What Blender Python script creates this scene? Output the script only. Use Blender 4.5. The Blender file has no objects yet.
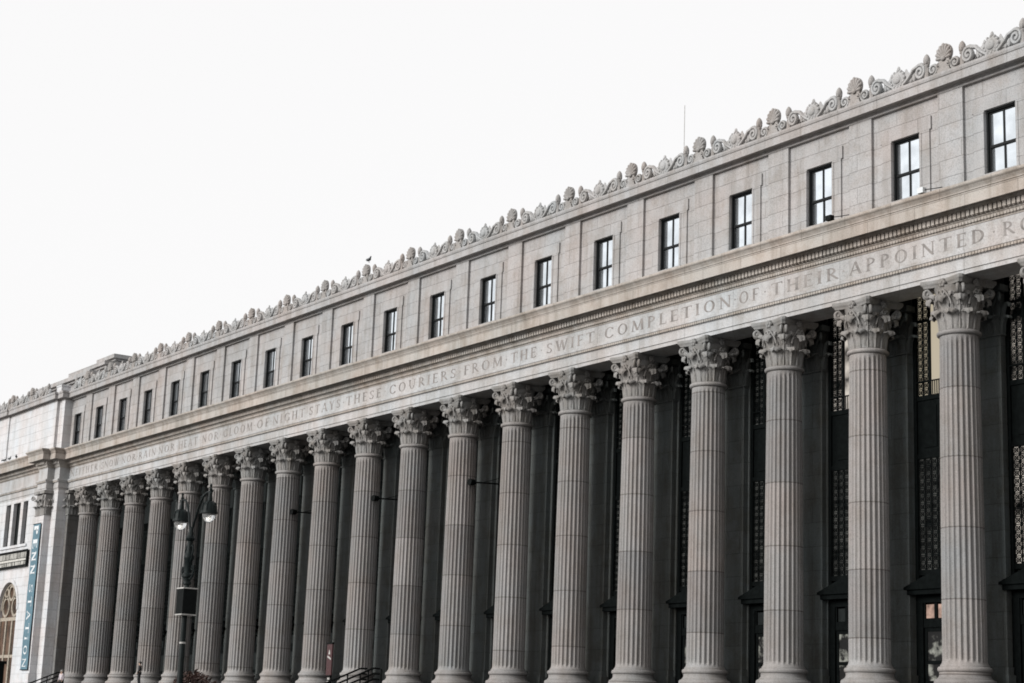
import bpy, math, random
from mathutils import Vector, Matrix
random.seed(7)
R = math.radians
sin, cos, pi = math.sin, math.cos, math.pi
sc = bpy.context.scene
COL = sc.collection

# ------------------------------------------------------------------ mesh builder
class MB:
    def __init__(s): s.v = []; s.f = []
    def vert(s, *p): s.v.append(tuple(p)); return len(s.v) - 1
    def poly(s, pts):
        n = len(s.v); s.v += [tuple(p) for p in pts]; s.f.append(tuple(range(n, n + len(pts))))
    def box(s, x0, x1, y0, y1, z0, z1):
        n = len(s.v)
        s.v += [(x0,y0,z0),(x1,y0,z0),(x1,y1,z0),(x0,y1,z0),(x0,y0,z1),(x1,y0,z1),(x1,y1,z1),(x0,y1,z1)]
        for q in ((0,3,2,1),(4,5,6,7),(0,1,5,4),(1,2,6,5),(2,3,7,6),(3,0,4,7)): s.f.append(tuple(n+i for i in q))
        return s
    def grid(s, fn, nu, nv, cu=False, cv=False):
        n = len(s.v); U = nu if cu else nu + 1; V = nv if cv else nv + 1
        for j in range(V):
            for i in range(U): s.v.append(tuple(fn(i / nu, j / nv)))
        for j in range(nv):
            for i in range(nu):
                a = j*U+i; b = j*U+(i+1) % U; c = ((j+1) % V)*U+(i+1) % U; d = ((j+1) % V)*U+i
                s.f.append((n+a, n+b, n+c, n+d))
        return n, U, V
    def lathe(s, prof, cx=0, cy=0, n=24, cap=True):
        st = len(s.v)
        for (r, z) in prof:
            for k in range(n):
                a = 2*pi*k/n; s.v.append((cx+r*cos(a), cy+r*sin(a), z))
        for j in range(len(prof)-1):
            for k in range(n):
                k2 = (k+1) % n
                s.f.append((st+j*n+k, st+j*n+k2, st+(j+1)*n+k2, st+(j+1)*n+k))
        if cap:
            s.f.append(tuple(st+k for k in reversed(range(n))))
            e = st+(len(prof)-1)*n; s.f.append(tuple(e+k for k in range(n)))
        return s
    def tube(s, pts, rad, n=8, flat=1.0):
        pts = [Vector(p) for p in pts]; m = len(pts); st = len(s.v)
        rads = rad if isinstance(rad, (list, tuple)) else [rad]*m
        up = None
        for i, p in enumerate(pts):
            t = (pts[min(i+1, m-1)]-pts[max(i-1, 0)]).normalized()
            if up is None:
                up = Vector((0, 1, 0)) if abs(t.y) < .9 else Vector((1, 0, 0))
            a = (up - t*up.dot(t)).normalized(); up = a; b = t.cross(a)
            for k in range(n):
                an = 2*pi*k/n
                s.v.append(tuple(p + a*cos(an)*rads[i]*flat + b*sin(an)*rads[i]))
        for i in range(m-1):
            for k in range(n):
                k2 = (k+1) % n
                s.f.append((st+i*n+k, st+(i+1)*n+k, st+(i+1)*n+k2, st+i*n+k2))
        s.f.append(tuple(st+k for k in range(n))); e = st+(m-1)*n
        s.f.append(tuple(e+k for k in reversed(range(n))))
        return s
    def ell(s, c, r, nu=12, nv=8):
        st = len(s.v)
        s.v.append((c[0], c[1], c[2]-r[2]))
        for j in range(1, nv):
            p = -pi/2+pi*j/nv
            for k in range(nu):
                a = 2*pi*k/nu; s.v.append((c[0]+r[0]*cos(p)*cos(a), c[1]+r[1]*cos(p)*sin(a), c[2]+r[2]*sin(p)))
        s.v.append((c[0], c[1], c[2]+r[2])); top = len(s.v)-1
        for k in range(nu): s.f.append((st, st+1+(k+1) % nu, st+1+k))
        for j in range(nv-2):
            for k in range(nu):
                a = st+1+j*nu; b = a+nu; k2 = (k+1) % nu
                s.f.append((a+k, a+k2, b+k2, b+k))
        a = st+1+(nv-2)*nu
        for k in range(nu): s.f.append((a+k, a+(k+1) % nu, top))
        return s
    def sheet(s, fn, nu, nv, th):
        """closed sheet: front grid plus a back grid pushed along -normal"""
        P = [[Vector(fn(i/nu, j/nv)) for i in range(nu+1)] for j in range(nv+1)]
        st = len(s.v); W = nu+1
        N = []
        for j in range(nv+1):
            for i in range(nu+1):
                du = P[j][min(i+1, nu)]-P[j][max(i-1, 0)]; dv = P[min(j+1, nv)][i]-P[max(j-1, 0)][i]
                nn = du.cross(dv)
                N.append(nn.normalized() if nn.length > 1e-9 else Vector((0, 0, 1)))
        for j in range(nv+1):
            for i in range(nu+1): s.v.append(tuple(P[j][i]))
        o = len(s.v)-st
        for j in range(nv+1):
            for i in range(nu+1): s.v.append(tuple(P[j][i]-N[j*W+i]*th))
        for j in range(nv):
            for i in range(nu):
                a = st+j*W+i; q = (a, a+1, a+W+1, a+W)
                s.f.append(q); s.f.append(tuple(x+o for x in reversed(q)))
        for i in range(nu):
            a = st+i; s.f.append((a, a+o, a+o+1, a+1))
            a = st+nv*W+i; s.f.append((a, a+1, a+o+1, a+o))
        for j in range(nv):
            a = st+j*W; s.f.append((a, a+W, a+W+o, a+o))
            a = st+j*W+nu; s.f.append((a, a+o, a+W+o, a+W))
        return s
    def prism(s, pts, y0, y1):
        """pts (x,z) outline, extruded along y (front y0)"""
        n = len(pts); st = len(s.v)
        s.v += [(x, y0, z) for x, z in pts]+[(x, y1, z) for x, z in pts]
        s.f.append(tuple(st+i for i in range(n))); s.f.append(tuple(st+n+i for i in reversed(range(n))))
        for i in range(n):
            j = (i+1) % n; s.f.append((st+i, st+n+i, st+n+j, st+j))
        return s
    def bar(s, a, b, w, h):
        """square bar from a to b"""
        a = Vector(a); b = Vector(b); t = (b-a).normalized()
        u = Vector((0, 0, 1)) if abs(t.z) < .95 else Vector((0, 1, 0))
        x = t.cross(u).normalized()*w/2; y = t.cross(x).normalized()*h/2
        st = len(s.v)
        for p in (a, b):
            for sx, sy in ((-1,-1),(1,-1),(1,1),(-1,1)): s.v.append(tuple(p+x*sx+y*sy))
        for q in ((0,1,2,3),(7,6,5,4),(0,4,5,1),(1,5,6,2),(2,6,7,3),(3,7,4,0)): s.f.append(tuple(st+i for i in q))
        return s
    def sweep(s, path, prof, cap=True):
        """path: plan polyline; prof: (out, z) closed outline; outward is to the right of travel"""
        m = len(path); n = len(prof); st = len(s.v)
        for i in range(m):
            p = Vector(path[i])
            d0 = (Vector(path[i])-Vector(path[i-1])).normalized() if i > 0 else None
            d1 = (Vector(path[i+1])-Vector(path[i])).normalized() if i < m-1 else None
            if d0 is None: d0 = d1
            if d1 is None: d1 = d0
            n0 = Vector((d0.y, -d0.x)); n1 = Vector((d1.y, -d1.x))
            mit = (n0+n1); mit = mit/(1+n0.dot(n1))
            for (o, z) in prof: s.v.append((p.x+mit.x*o, p.y+mit.y*o, z))
        for i in range(m-1):
            for k in range(n):
                k2 = (k+1) % n
                s.f.append((st+i*n+k, st+i*n+k2, st+(i+1)*n+k2, st+(i+1)*n+k))
        if cap:
            s.f.append(tuple(st+k for k in reversed(range(n)))); e = st+(m-1)*n
            s.f.append(tuple(e+k for k in range(n)))
        return s
    def wall(s, x0, x1, z0, z1, y, holes, depth):
        """front sheet at y with rectangular holes and their reveals"""
        xs = sorted({x0, x1} | {h[0] for h in holes} | {h[1] for h in holes})
        zs = sorted({z0, z1} | {h[2] for h in holes} | {h[3] for h in holes})
        for a, b in zip(xs, xs[1:]):
            for c, d in zip(zs, zs[1:]):
                mx, mz = (a+b)/2, (c+d)/2
                if any(h[0] < mx < h[1] and h[2] < mz < h[3] for h in holes): continue
                s.poly([(a,y,c),(b,y,c),(b,y,d),(a,y,d)])
        for a, b, c, d in holes:
            e = y+depth
            s.poly([(a,y,c),(a,y,d),(a,e,d),(a,e,c)]); s.poly([(b,y,c),(b,e,c),(b,e,d),(b,y,d)])
            s.poly([(a,y,d),(b,y,d),(b,e,d),(a,e,d)]); s.poly([(a,y,c),(a,e,c),(b,e,c),(b,y,c)])
        return s
    def move(s, d):
        s.v = [(x+d[0], y+d[1], z+d[2]) for x, y, z in s.v]; return s
    def mesh(s, name, mat, smooth=None, merge=True):
        me = bpy.data.meshes.new(name); me.from_pydata(s.v, [], s.f); me.validate()
        import bmesh
        bm = bmesh.new(); bm.from_mesh(me)
        if merge: bmesh.ops.remove_doubles(bm, verts=bm.verts, dist=.0004)
        bmesh.ops.recalc_face_normals(bm, faces=bm.faces)
        bm.to_mesh(me); bm.free()
        for m in (mat if isinstance(mat, (list, tuple)) else [mat]): me.materials.append(m)
        if smooth is not None:
            me.polygons.foreach_set('use_smooth', [True]*len(me.polygons))
            me.set_sharp_from_angle(angle=R(smooth))
        me.update(); return me

def wloc(o):
    v = Vector((0, 0, 0))
    while o: v = v+o.location; o = o.parent
    return v
def link(name, me, parent=None, at=(0, 0, 0)):
    """object whose mesh origin stands at world point at (no rotations on parents)"""
    o = bpy.data.objects.new(name, me); COL.objects.link(o)
    if parent: o.parent = parent; o.location = Vector(at)-wloc(parent)
    else: o.location = at
    return o
def obj(name, mb, mat, parent=None, at=(0, 0, 0), smooth=None):
    return link(name, mb.mesh(name, mat, smooth), parent, at)
def tag(o, label=None, cat=None, group=None, kind=None):
    for k, v in (('label', label), ('category', cat), ('group', group), ('kind', kind)):
        if v: o[k] = v
    return o
def thing(name, loc, label, cat, group=None):
    return tag(link(name, None, None, loc), label, cat, group)

# ------------------------------------------------------------------ materials
def newmat(name):
    m = bpy.data.materials.new(name); m.use_nodes = True
    nt = m.node_tree; b = nt.nodes['Principled BSDF']; return m, nt, b
def N(nt, t, **kw):
    n = nt.nodes.new(t)
    for k, v in kw.items():
        if k in n.inputs: n.inputs[k].default_value = v
        else: setattr(n, k, v)
    return n
def mixc(nt, mode, fac, a, b):
    m = nt.nodes.new('ShaderNodeMix'); m.data_type = 'RGBA'; m.blend_type = mode
    for sock, val in ((m.inputs[0], fac), (m.inputs[6], a), (m.inputs[7], b)):
        if isinstance(val, (int, float, tuple)): sock.default_value = val if not isinstance(val, tuple) else (*val, 1)[:4]
        else: nt.links.new(val, sock)
    return m.outputs[2]
def math_(nt, op, a, b=None, c=None):
    m = nt.nodes.new('ShaderNodeMath'); m.operation = op
    for i, v in enumerate((a, b, c)):
        if v is None: continue
        if isinstance(v, (int, float)): m.inputs[i].default_value = v
        else: nt.links.new(v, m.inputs[i])
    return m.outputs[0]
def ramp(nt, fac, stops, interp='LINEAR'):
    r = nt.nodes.new('ShaderNodeValToRGB'); r.color_ramp.interpolation = interp
    e = r.color_ramp.elements
    while len(e) < len(stops): e.new(.5)
    for el, (p, c) in zip(e, stops):
        el.position = p; el.color = (*c, 1) if len(c) == 3 else c
    nt.links.new(fac, r.inputs[0]); return r.outputs[0]
def noise(nt, vec, scale, detail=4, rough=.55):
    n = N(nt, 'ShaderNodeTexNoise', Scale=scale, Detail=detail, Roughness=rough)
    if vec is not None: nt.links.new(vec, n.inputs['Vector'])
    return n.outputs['Fac']
def mapping(nt, vec, scale=(1, 1, 1), loc=(0, 0, 0)):
    m = nt.nodes.new('ShaderNodeMapping'); m.inputs['Scale'].default_value = scale; m.inputs['Location'].default_value = loc
    nt.links.new(vec, m.inputs['Vector']); return m.outputs[0]

def stone(name, base, kind='plain', tint=.12, course=None, streak=.25, bump=.25, drum=2.75, rough=.8, joint=.8):
    """weathered granite: grain, mottling, rain streaks; optional ashlar courses or column drums"""
    m, nt, b = newmat(name); L = nt.links
    tc = N(nt, 'ShaderNodeTexCoord'); geo = N(nt, 'ShaderNodeNewGeometry')
    pos = geo.outputs['Position']
    pink = tuple(min(1, c*k) for c, k in zip(base, (1.04, .98, .955)))
    grey = tuple(min(1, c*k) for c, k in zip(base, (.92, .97, 1.0)))
    dark = tuple(c*(1-2.2*tint) for c in base)
    col = ramp(nt, noise(nt, pos, .35, 5), [(.3, grey), (.5, base), (.7, pink)])
    h = None
    if kind == 'ashlar':
        sx = N(nt, 'ShaderNodeSeparateXYZ'); L.new(pos, sx.inputs[0])
        cx = N(nt, 'ShaderNodeCombineXYZ')
        L.new(math_(nt, 'ADD', sx.outputs[0], math_(nt, 'MULTIPLY', sx.outputs[1], 1.0)), cx.inputs[0]); L.new(sx.outputs[2], cx.inputs[1])
        bw, bh = course
        br = N(nt, 'ShaderNodeTexBrick', Scale=1.0); br.offset = .5
        br.inputs['Mortar Size'].default_value = .012; br.inputs['Mortar Smooth'].default_value = .3
        br.inputs['Brick Width'].default_value = bw; br.inputs['Row Height'].default_value = bh; br.inputs['Bias'].default_value = 0
        br.inputs['Color1'].default_value = (1.0, .985, .97, 1); br.inputs['Color2'].default_value = (.84, .815, .79, 1); br.inputs['Mortar'].default_value = (.42, .39, .36, 1)
        L.new(cx.outputs[0], br.inputs['Vector'])
        col = mixc(nt, 'MULTIPLY', joint, col, br.outputs['Color']); h = br.outputs['Fac']
    if kind == 'drum':
        sx = N(nt, 'ShaderNodeSeparateXYZ'); L.new(tc.outputs['Object'], sx.inputs[0])
        oi = N(nt, 'ShaderNodeObjectInfo')
        zz = math_(nt, 'ADD', math_(nt, 'DIVIDE', sx.outputs[2], drum), math_(nt, 'MULTIPLY', oi.outputs['Random'], 5.3))
        fl = math_(nt, 'FLOOR', zz); fr = math_(nt, 'FRACT', zz)
        cx = N(nt, 'ShaderNodeCombineXYZ'); L.new(fl, cx.inputs[0]); L.new(oi.outputs['Random'], cx.inputs[1])
        wn = N(nt, 'ShaderNodeTexWhiteNoise', noise_dimensions='3D'); L.new(cx.outputs[0], wn.inputs['Vector'])
        tone = ramp(nt, wn.outputs['Value'], [(0, (.78, .77, .77)), (.35, (.97, .92, .89)), (.6, (1.08, 1.06, 1.05)), (.8, (1.0, .95, .92)), (1, (.88, .88, .88))])
        col = mixc(nt, 'MULTIPLY', .9, col, tone)
        d = math_(nt, 'ABSOLUTE', math_(nt, 'SUBTRACT', fr, .5))
        j = math_(nt, 'GREATER_THAN', d, .4915)
        col = mixc(nt, 'MULTIPLY', math_(nt, 'MULTIPLY', j, .9), col, (.4, .37, .35))
    # grain
    g = noise(nt, pos, 22, 3, .7)
    col = mixc(nt, 'MULTIPLY', .55, col, ramp(nt, g, [(.34, (.50, .49, .48)), (.5, (1, 1, 1)), (.66, (1.2, 1.18, 1.16))]))
    # rain streaks and soot blotches
    st = noise(nt, mapping(nt, pos, (1.6, 1.6, .16)), 1.0, 6, .65)
    col = mixc(nt, 'MULTIPLY', streak*2.2, col, ramp(nt, st, [(.36, (.58, .54, .49)), (.56, (1, 1, 1))]))
    bl = noise(nt, pos, .9, 6, .7)
    col = mixc(nt, 'MULTIPLY', streak*1.6, col, ramp(nt, bl, [(.36, (.66, .58, .50)), (.52, (1, 1, 1))]))
    L.new(col, b.inputs['Base Color']); b.inputs['Roughness'].default_value = rough
    bp = N(nt, 'ShaderNodeBump', Strength=bump, Distance=.02); L.new(g, bp.inputs['Height'])
    if h is not None:
        b2 = N(nt, 'ShaderNodeBump', Strength=.8, Distance=.02); b2.invert = True; L.new(h, b2.inputs['Height']); L.new(b2.outputs[0], bp.inputs['Normal'])
    L.new(bp.outputs[0], b.inputs['Normal'])
    return m
def simple(name, c, rough=.5, metal=0., spec=.5, var=.25, scale=6, emit=None, estr=0):
    m, nt, b = newmat(name); tc = N(nt, 'ShaderNodeNewGeometry')
    n = noise(nt, tc.outputs['Position'], scale, 4)
    d = tuple(x*(1-var) for x in c); l = tuple(min(1, x*(1+var)) for x in c)
    nt.links.new(ramp(nt, n, [(.35, d), (.65, l)]), b.inputs['Base Color'])
    b.inputs['Roughness'].default_value = rough; b.inputs['Metallic'].default_value = metal
    b.inputs['Specular IOR Level'].default_value = spec
    if emit: b.inputs['Emission Color'].default_value = (*emit, 1); b.inputs['Emission Strength'].default_value = estr
    return m

GR = (.43, .415, .40)
M = {}
M['column'] = stone('column_granite', (.233, .230, .228), 'drum', streak=.18)
M['carved'] = stone('carved_granite', (.21, .206, .20), streak=.28)
M['entab'] = stone('entablature_granite', (.38, .382, .388), 'ashlar', course=(3.4, 9.0), streak=.22)
M['cornice'] = stone('cornice_granite', (.345, .322, .298), 'ashlar', course=(2.6, 9.0), streak=.28)
M['attic'] = stone('attic_granite', (.315, .311, .313), 'ashlar', course=(2.3, .74), streak=.22, joint=.6)
M['pav'] = stone('pavilion_granite', (.50, .505, .52), 'ashlar', course=(2.1, .74), streak=.16, joint=.4)
M['anta'] = stone('shaded_anta_granite', (.15, .15, .15), 'ashlar', course=(1.9, 1.05), streak=.3)  # deep shade on the pier's side is put into this darker stone colour
M['palm'] = stone('palmette_terracotta', (.27, .255, .245), streak=.2)
M['portico'] = stone('shaded_portico_granite', (.080, .092, .092), 'ashlar', course=(1.9, 1.05), streak=.4)  # granite colour darkened to stand in for the shade behind the columns
M['paving'] = stone('step_granite', (.07, .07, .07), 'ashlar', course=(2.0, 9.0), streak=.2)
M['terra'] = stone('cresting_terracotta', (.31, .31, .31), streak=.22)
M['letter'] = simple('incised_letter', (.185, .17, .16), .9, var=.3, scale=3)
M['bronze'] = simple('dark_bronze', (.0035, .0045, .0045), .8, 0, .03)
M['sash'] = simple('black_sash', (.005, .006, .0065), .5, 0, .15)
M['iron'] = simple('black_iron', (.004, .005, .005), .65, 0, .08)
M['lampgreen'] = simple('lamp_paint', (.005, .008, .008), .5, 0, .12)
M['edge'] = simple('worn_pale_edge', (.30, .29, .275), .6)
M['stroke'] = simple('pale_sign_stroke', (.40, .39, .36), .7)
M['bannerblue'] = simple('banner_blue', (.07, .135, .17), .8, var=.1, scale=1)
M['white'] = simple('banner_white', (.52, .54, .55), .8, var=.04)
M['red'] = simple('sign_red', (.035, .006, .007), .4, var=.15)
M['beige'] = simple('arch_frame_beige', (.26, .225, .18), .6)
M['asphalt'] = simple('asphalt', (.05, .05, .05), .9, var=.25, scale=8)
M['pave'] = stone('pavement_concrete', (.08, .08, .08), 'ashlar', course=(1.5, 1.5), streak=.1)
M['roof'] = simple('roofing', (.16, .155, .15), .9)
M['brick'] = simple('brick_wall', (.20, .15, .12), .9)

def glass(name, refl, tint, rough=.03, wav=.02, lower=None):
    m, nt, b = newmat(name)
    geo = N(nt, 'ShaderNodeNewGeometry')
    n = noise(nt, geo.outputs['Position'], 1.3, 2)
    nt.links.new(ramp(nt, n, [(.35, tuple(x*.8 for x in tint)), (.65, tint)]), b.inputs['Base Color'])
    b.inputs['Metallic'].default_value = refl; b.inputs['Roughness'].default_value = rough
    bp = N(nt, 'ShaderNodeBump', Strength=wav, Distance=.1); nt.links.new(n, bp.inputs['Height'])
    nt.links.new(bp.outputs[0], b.inputs['Normal']); return m
M['glass'] = glass('window_glass', .95, (.86, .92, .97))
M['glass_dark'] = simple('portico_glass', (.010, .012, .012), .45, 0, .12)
def litglass(name, c, s, cut=(.42, .6), scale=.9):
    m, nt, b = newmat(name); geo = N(nt, 'ShaderNodeNewGeometry')
    n = noise(nt, geo.outputs['Position'], scale, 3, .6)
    nt.links.new(ramp(nt, n, [(cut[0], (.0, .0, .0)), (cut[1], c)]), b.inputs['Emission Color'])
    b.inputs['Emission Strength'].default_value = s; b.inputs['Base Color'].default_value = (.012, .012, .012, 1); b.inputs['Roughness'].default_value = .4; b.inputs['Specular IOR Level'].default_value = .15
    return m
M['lit_warm'] = litglass('lit_room_glass', (.62, .54, .40), .30, (.18, .42))
M['lit_pale'] = litglass('lit_pale_glass', (.75, .68, .60), .32, (.35, .6))
M['lit_dim'] = litglass('dim_glint_glass', (.36, .36, .33), .13, (.36, .6), 1.5)  # patchy glow: light through the lattice, plus glints painted on the panes
M['lit_arch'] = litglass('arch_glass', (.36, .22, .15), .20, (.3, .6), .7)
M['transom'] = litglass('transom_glass', (.70, .46, .36), .30, (.2, .55), 2.5)
M['bulb'] = simple('lamp_bulb', (.9, .88, .84), .4, emit=(1, .95, .88), estr=.28)
def globe_mat():
    m, nt, b = newmat('lamp_globe_glass'); b.inputs['Base Color'].default_value = (.85, .86, .86, 1)
    b.inputs['Transmission Weight'].default_value = .9; b.inputs['Roughness'].default_value = .12; b.inputs['IOR'].default_value = 1.2
    return m
M['globe'] = globe_mat()

# ------------------------------------------------------------------ measured layout
S = 5.2
def polyv(c, x):
    r = 0
    for k in c: r = r*x+k
    return r
PC = (-0.0003788757010418522, 0.0011552023308959792, 0.019380523782268927, -0.03325176029852077)
PA = (-0.0003386019860225439, 0.0007106563573365194, 0.023296692095165026, 0.014694383804511206)
def XC(i):
    return (i-19+polyv(PC, min(i, 20)-10))*S
def XA(i):
    return (i-19+polyv(PA, min(i, 20)-10))*S
ZB, ZG = -1.0, -4.6           # portico floor, street
ROOT = thing('colonnaded_building', (-46, 0, ZG), 'long pale granite classical building with giant fluted columns, engraved frieze and carved roof crest', 'building')
XBR, XAR = -95.93, -97.15     # pavilion corner steps
XE = XC(21)+.4                # far right end of colonnade

# ------------------------------------------------------------------ Corinthian column
def shaft_mesh():
    mb = MB(); NF = 24; per = 6
    zs = [0, .06, .14, .22, .34, 1.2, 2.6, 4.2, 5.8, 7.4, 9.0, 10.6, 11.9, 12.45, 12.62, 12.72, 12.8]
    rows = []
    for z in zs:
        t = max(0, z/13.0); r = .845-.085*(t**1.6)
        if z < .14: r += .05*(1-z/.14)**2
        d = .085
        if z < .22: d *= max(0, (z-.06)/.16)
        if z > 12.45: d *= max(0, (12.72-z)/.27)
        row = []
        for k in range(NF):
            a0 = 2*pi*k/NF
            for q in range(per):
                fr = q/per; a = a0+2*pi/NF*fr
                # fillet for first sixth-and-a-half, hollow after
                u = (fr-.18)/.82
                dep = 0 if u < 0 else d*math.sqrt(max(0, 1-(2*u-1)**2))
                row.append((( r-dep)*cos(a), (r-dep)*sin(a), z))
        rows.append(row)
    n = NF*per
    for row in rows: mb.v += row
    for j in range(len(rows)-1):
        for k in range(n):
            k2 = (k+1) % n; mb.f.append((j*n+k, j*n+k2, (j+1)*n+k2, (j+1)*n+k))
    # astragal
    mb.lathe([(.76, 12.8), (.80, 12.80), (.86, 12.84), (.88, 12.9), (.86, 12.96), (.80, 13.0), (.5, 13.0)], n=48, cap=False)
    return mb
def base_mesh():
    mb = MB()
    pr = [(.5, 0.002), (.90, 0.0), (.93, -.03), (.93, -.07)]
    for k in range(9):                       # upper torus
        a = pi/2-pi*k/8; pr.append((.95+.085*cos(a), -.155+.085*sin(a)))
    pr += [(.97, -.255), (.965, -.29)]
    for k in range(6): pr.append((.965-.02*sin(pi*k/5)+.06*k/5, -.30-.12*k/5))
    pr += [(1.05, -.43), (1.05, -.455)]
    for k in range(9):
        a = pi/2-pi*k/8; pr.append((1.07+.105*cos(a), -.56+.105*sin(a)))
    pr += [(.5, -.665)]
    mb.lathe([(r, z*1.22) for r, z in pr], n=48, cap=False)
    mb.box(-1.21, 1.21, -1.21, 1.21, -1.0, -.813)
    return mb
def bell_r(z): 
    t = min(1, max(0, (z-13)/1.75)); return .74+.05*t+.17*t**4
def add_leaf(mb, ang, z0, h, w, out0=.01, square=None, lean=1.0):
    spine = [(0, 0), (.035, .2), (.055, .42), (.08, .62), (.13, .78), (.22, .91), (.33, .98), (.42, .97), (.475, .90), (.47, .82)]
    def sp(v):
        x = v*(len(spine)-1); i = min(int(x), len(spine)-2); f = x-i
        return spine[i][0]*(1-f)+spine[i+1][0]*f, spine[i][1]*(1-f)+spine[i+1][1]*f
    def fn(u, v):
        uu = 2*u-1; o, hh = sp(v)
        wid = w*(.82+.30*sin(pi*min(1, v*1.15)))*(1-.62*max(0, v-.72)/.28)
        wid *= 1+.13*sin(v*pi*9)*(abs(uu)**2)
        zz = z0+hh*h
        curl = .055*(uu*uu)*(1 if v < .75 else -.6)
        rib = .03*max(0, 1-abs(uu)*5)+.014*cos(uu*pi*5)
        rr = bell_r(min(zz, 14.75))+out0+o*lean*h*.62/.62+curl+rib-(.10*uu*uu*w*2 if square is None else 0)
        if square is None:
            th = ang+wid*uu/(.9)*.98
            return (rr*cos(th), rr*sin(th), zz - .05*uu*uu*(v > .6))
        ca, sa = cos(ang), sin(ang)
        return (rr*ca-wid*uu*sa, rr*sa+wid*uu*ca, zz)
    mb.sheet(fn, 8, 13, .045)
def add_volute(mb, ang, rmax=1.20, side=1):
    # stem out of the leaves to the abacus corner, then a spiral, as a flat band in the diagonal plane
    ca, sa = cos(ang), sin(ang)
    pts = []; rad = []
    for k in range(8):
        t = k/7; r = .86+(rmax-.86)*(t**1.7); z = 13.95+.74*(t**.75); pts.append((r, z)); rad.append(.055+.02*t)
    cx, cz = rmax+.0, 14.69-.17
    for k in range(1, 22):
        a = pi/2-k*pi/8; rr = .17*(1-k/24); pts.append((cx+rr*cos(a)+.0, cz+rr*sin(a))); rad.append(.075*(1-.45*k/22))
    mb.tube([(r*ca, r*sa, z) for r, z in pts], rad, 7, 1.0)
    mb.ell(((cx)*ca, (cx)*sa, cz), (.07, .07, .07), 8, 6)
def add_helix(mb, ang, sgn):
    ca, sa = cos(ang), sin(ang)
    pts = []
    for k in range(8):
        t = k/7; tt = sgn*(.46-.34*t**1.5); r = .90+.10*t; z = 13.95+.62*t**.8
        pts.append((r, tt*.9, z))
    for k in range(1, 13):
        a = pi/2-k*pi/7; rr = .12*(1-k/15); pts.append((1.0, sgn*(.12*.9+0)-sgn*rr*cos(a)*1.0, 14.45+rr*sin(a)))
    mb.tube([(r*ca-t*sa, r*sa+t*ca, z) for r, t, z in pts], [.042]*len(pts), 6)
def capital_mesh():
    mb = MB()
    prof = [(.5, 13.0)]+[(bell_r(13+1.75*k/10), 13+1.75*k/10) for k in range(11)]+[(.97, 14.77), (.5, 14.77)]
    mb.lathe(prof, n=32, cap=False)
    for k in range(8): add_leaf(mb, 2*pi*(k+.5)/8, 13.02, .74, .27)
    for k in range(8): add_leaf(mb, 2*pi*k/8, 13.02, 1.32, .245, .0, lean=.62)
    for k in range(4):
        a = pi/4+k*pi/2
        for d in (-.085, .085): add_volute(mb, a+d)
        # leaf under the volute
        for d in (-.30, .30): add_leaf(mb, a+d, 13.75, .70, .15, .03, lean=.75)
        for sg in (-1, 1): add_helix(mb, k*pi/2, sg)
    return mb
def abacus_mesh():
    mb = MB()
    def outline(s):
        pts = []
        c = 1.55*s; e = .10
        for k in range(4):
            a = k*pi/2
            # side from corner k to corner k+1, concave arc
            p0 = Vector((cos(a-pi/4), sin(a-pi/4)))*c; p1 = Vector((cos(a+pi/4), sin(a+pi/4)))*c
            d = (p1-p0).normalized(); p0 = p0+d*e; p1 = p1-d*e
            nrm = Vector((cos(a), sin(a)))
            for j in range(9):
                t = j/8; p = p0.lerp(p1, t)-nrm*(.20*s)*sin(pi*t)
                pts.append(p)
        return pts
    rings = [(.90, 14.772), (.93, 14.83), (.945, 14.87), (.965, 14.885), (.99, 14.93), (1.0, 14.96), (1.0, 15.056)]
    st = 0; n = 36
    for s, z in rings:
        mb.v += [(p.x, p.y, z) for p in outline(s)]
    for j in range(len(rings)-1):
        for k in range(n):
            k2 = (k+1) % n; mb.f.append((j*n+k, j*n+k2, (j+1)*n+k2, (j+1)*n+k))
    mb.f.append(tuple(reversed(range(n)))); mb.f.append(tuple((len(rings)-1)*n+k for k in range(n)))
    for k in range(4):
        a = k*pi/2; r = .90; c = Vector((r*cos(a), r*sin(a), 14.88))
        t = Vector((-sin(a), cos(a), 0)); o = Vector((cos(a), sin(a), 0))
        for q in range(6):
            an = 2*pi*q/6; p = c+o*.05+t*.11*cos(an)+Vector((0, 0, .11*sin(an)))
            mb.ell(tuple(p), (.085, .085, .085), 7, 5)
        mb.ell(tuple(c+o*.09), (.08, .08, .08), 8, 6)
    return mb
ME_SHAFT = shaft_mesh().mesh('column_shaft', M['column'], 40)
ME_BASE = base_mesh().mesh('column_base', M['column'], 40)
ME_CAP = capital_mesh().mesh('column_capital', M['carved'], 50)
ME_ABA = abacus_mesh().mesh('column_abacus', M['carved'], 35)
for i in range(1, 21):
    x = XC(i)
    c = link('column', ME_SHAFT, ROOT, (x, 0, 0))
    for nm, me in (('base', ME_BASE), ('capital', ME_CAP), ('abacus', ME_ABA)): link(nm, me, c, (x, 0, 0))

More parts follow.
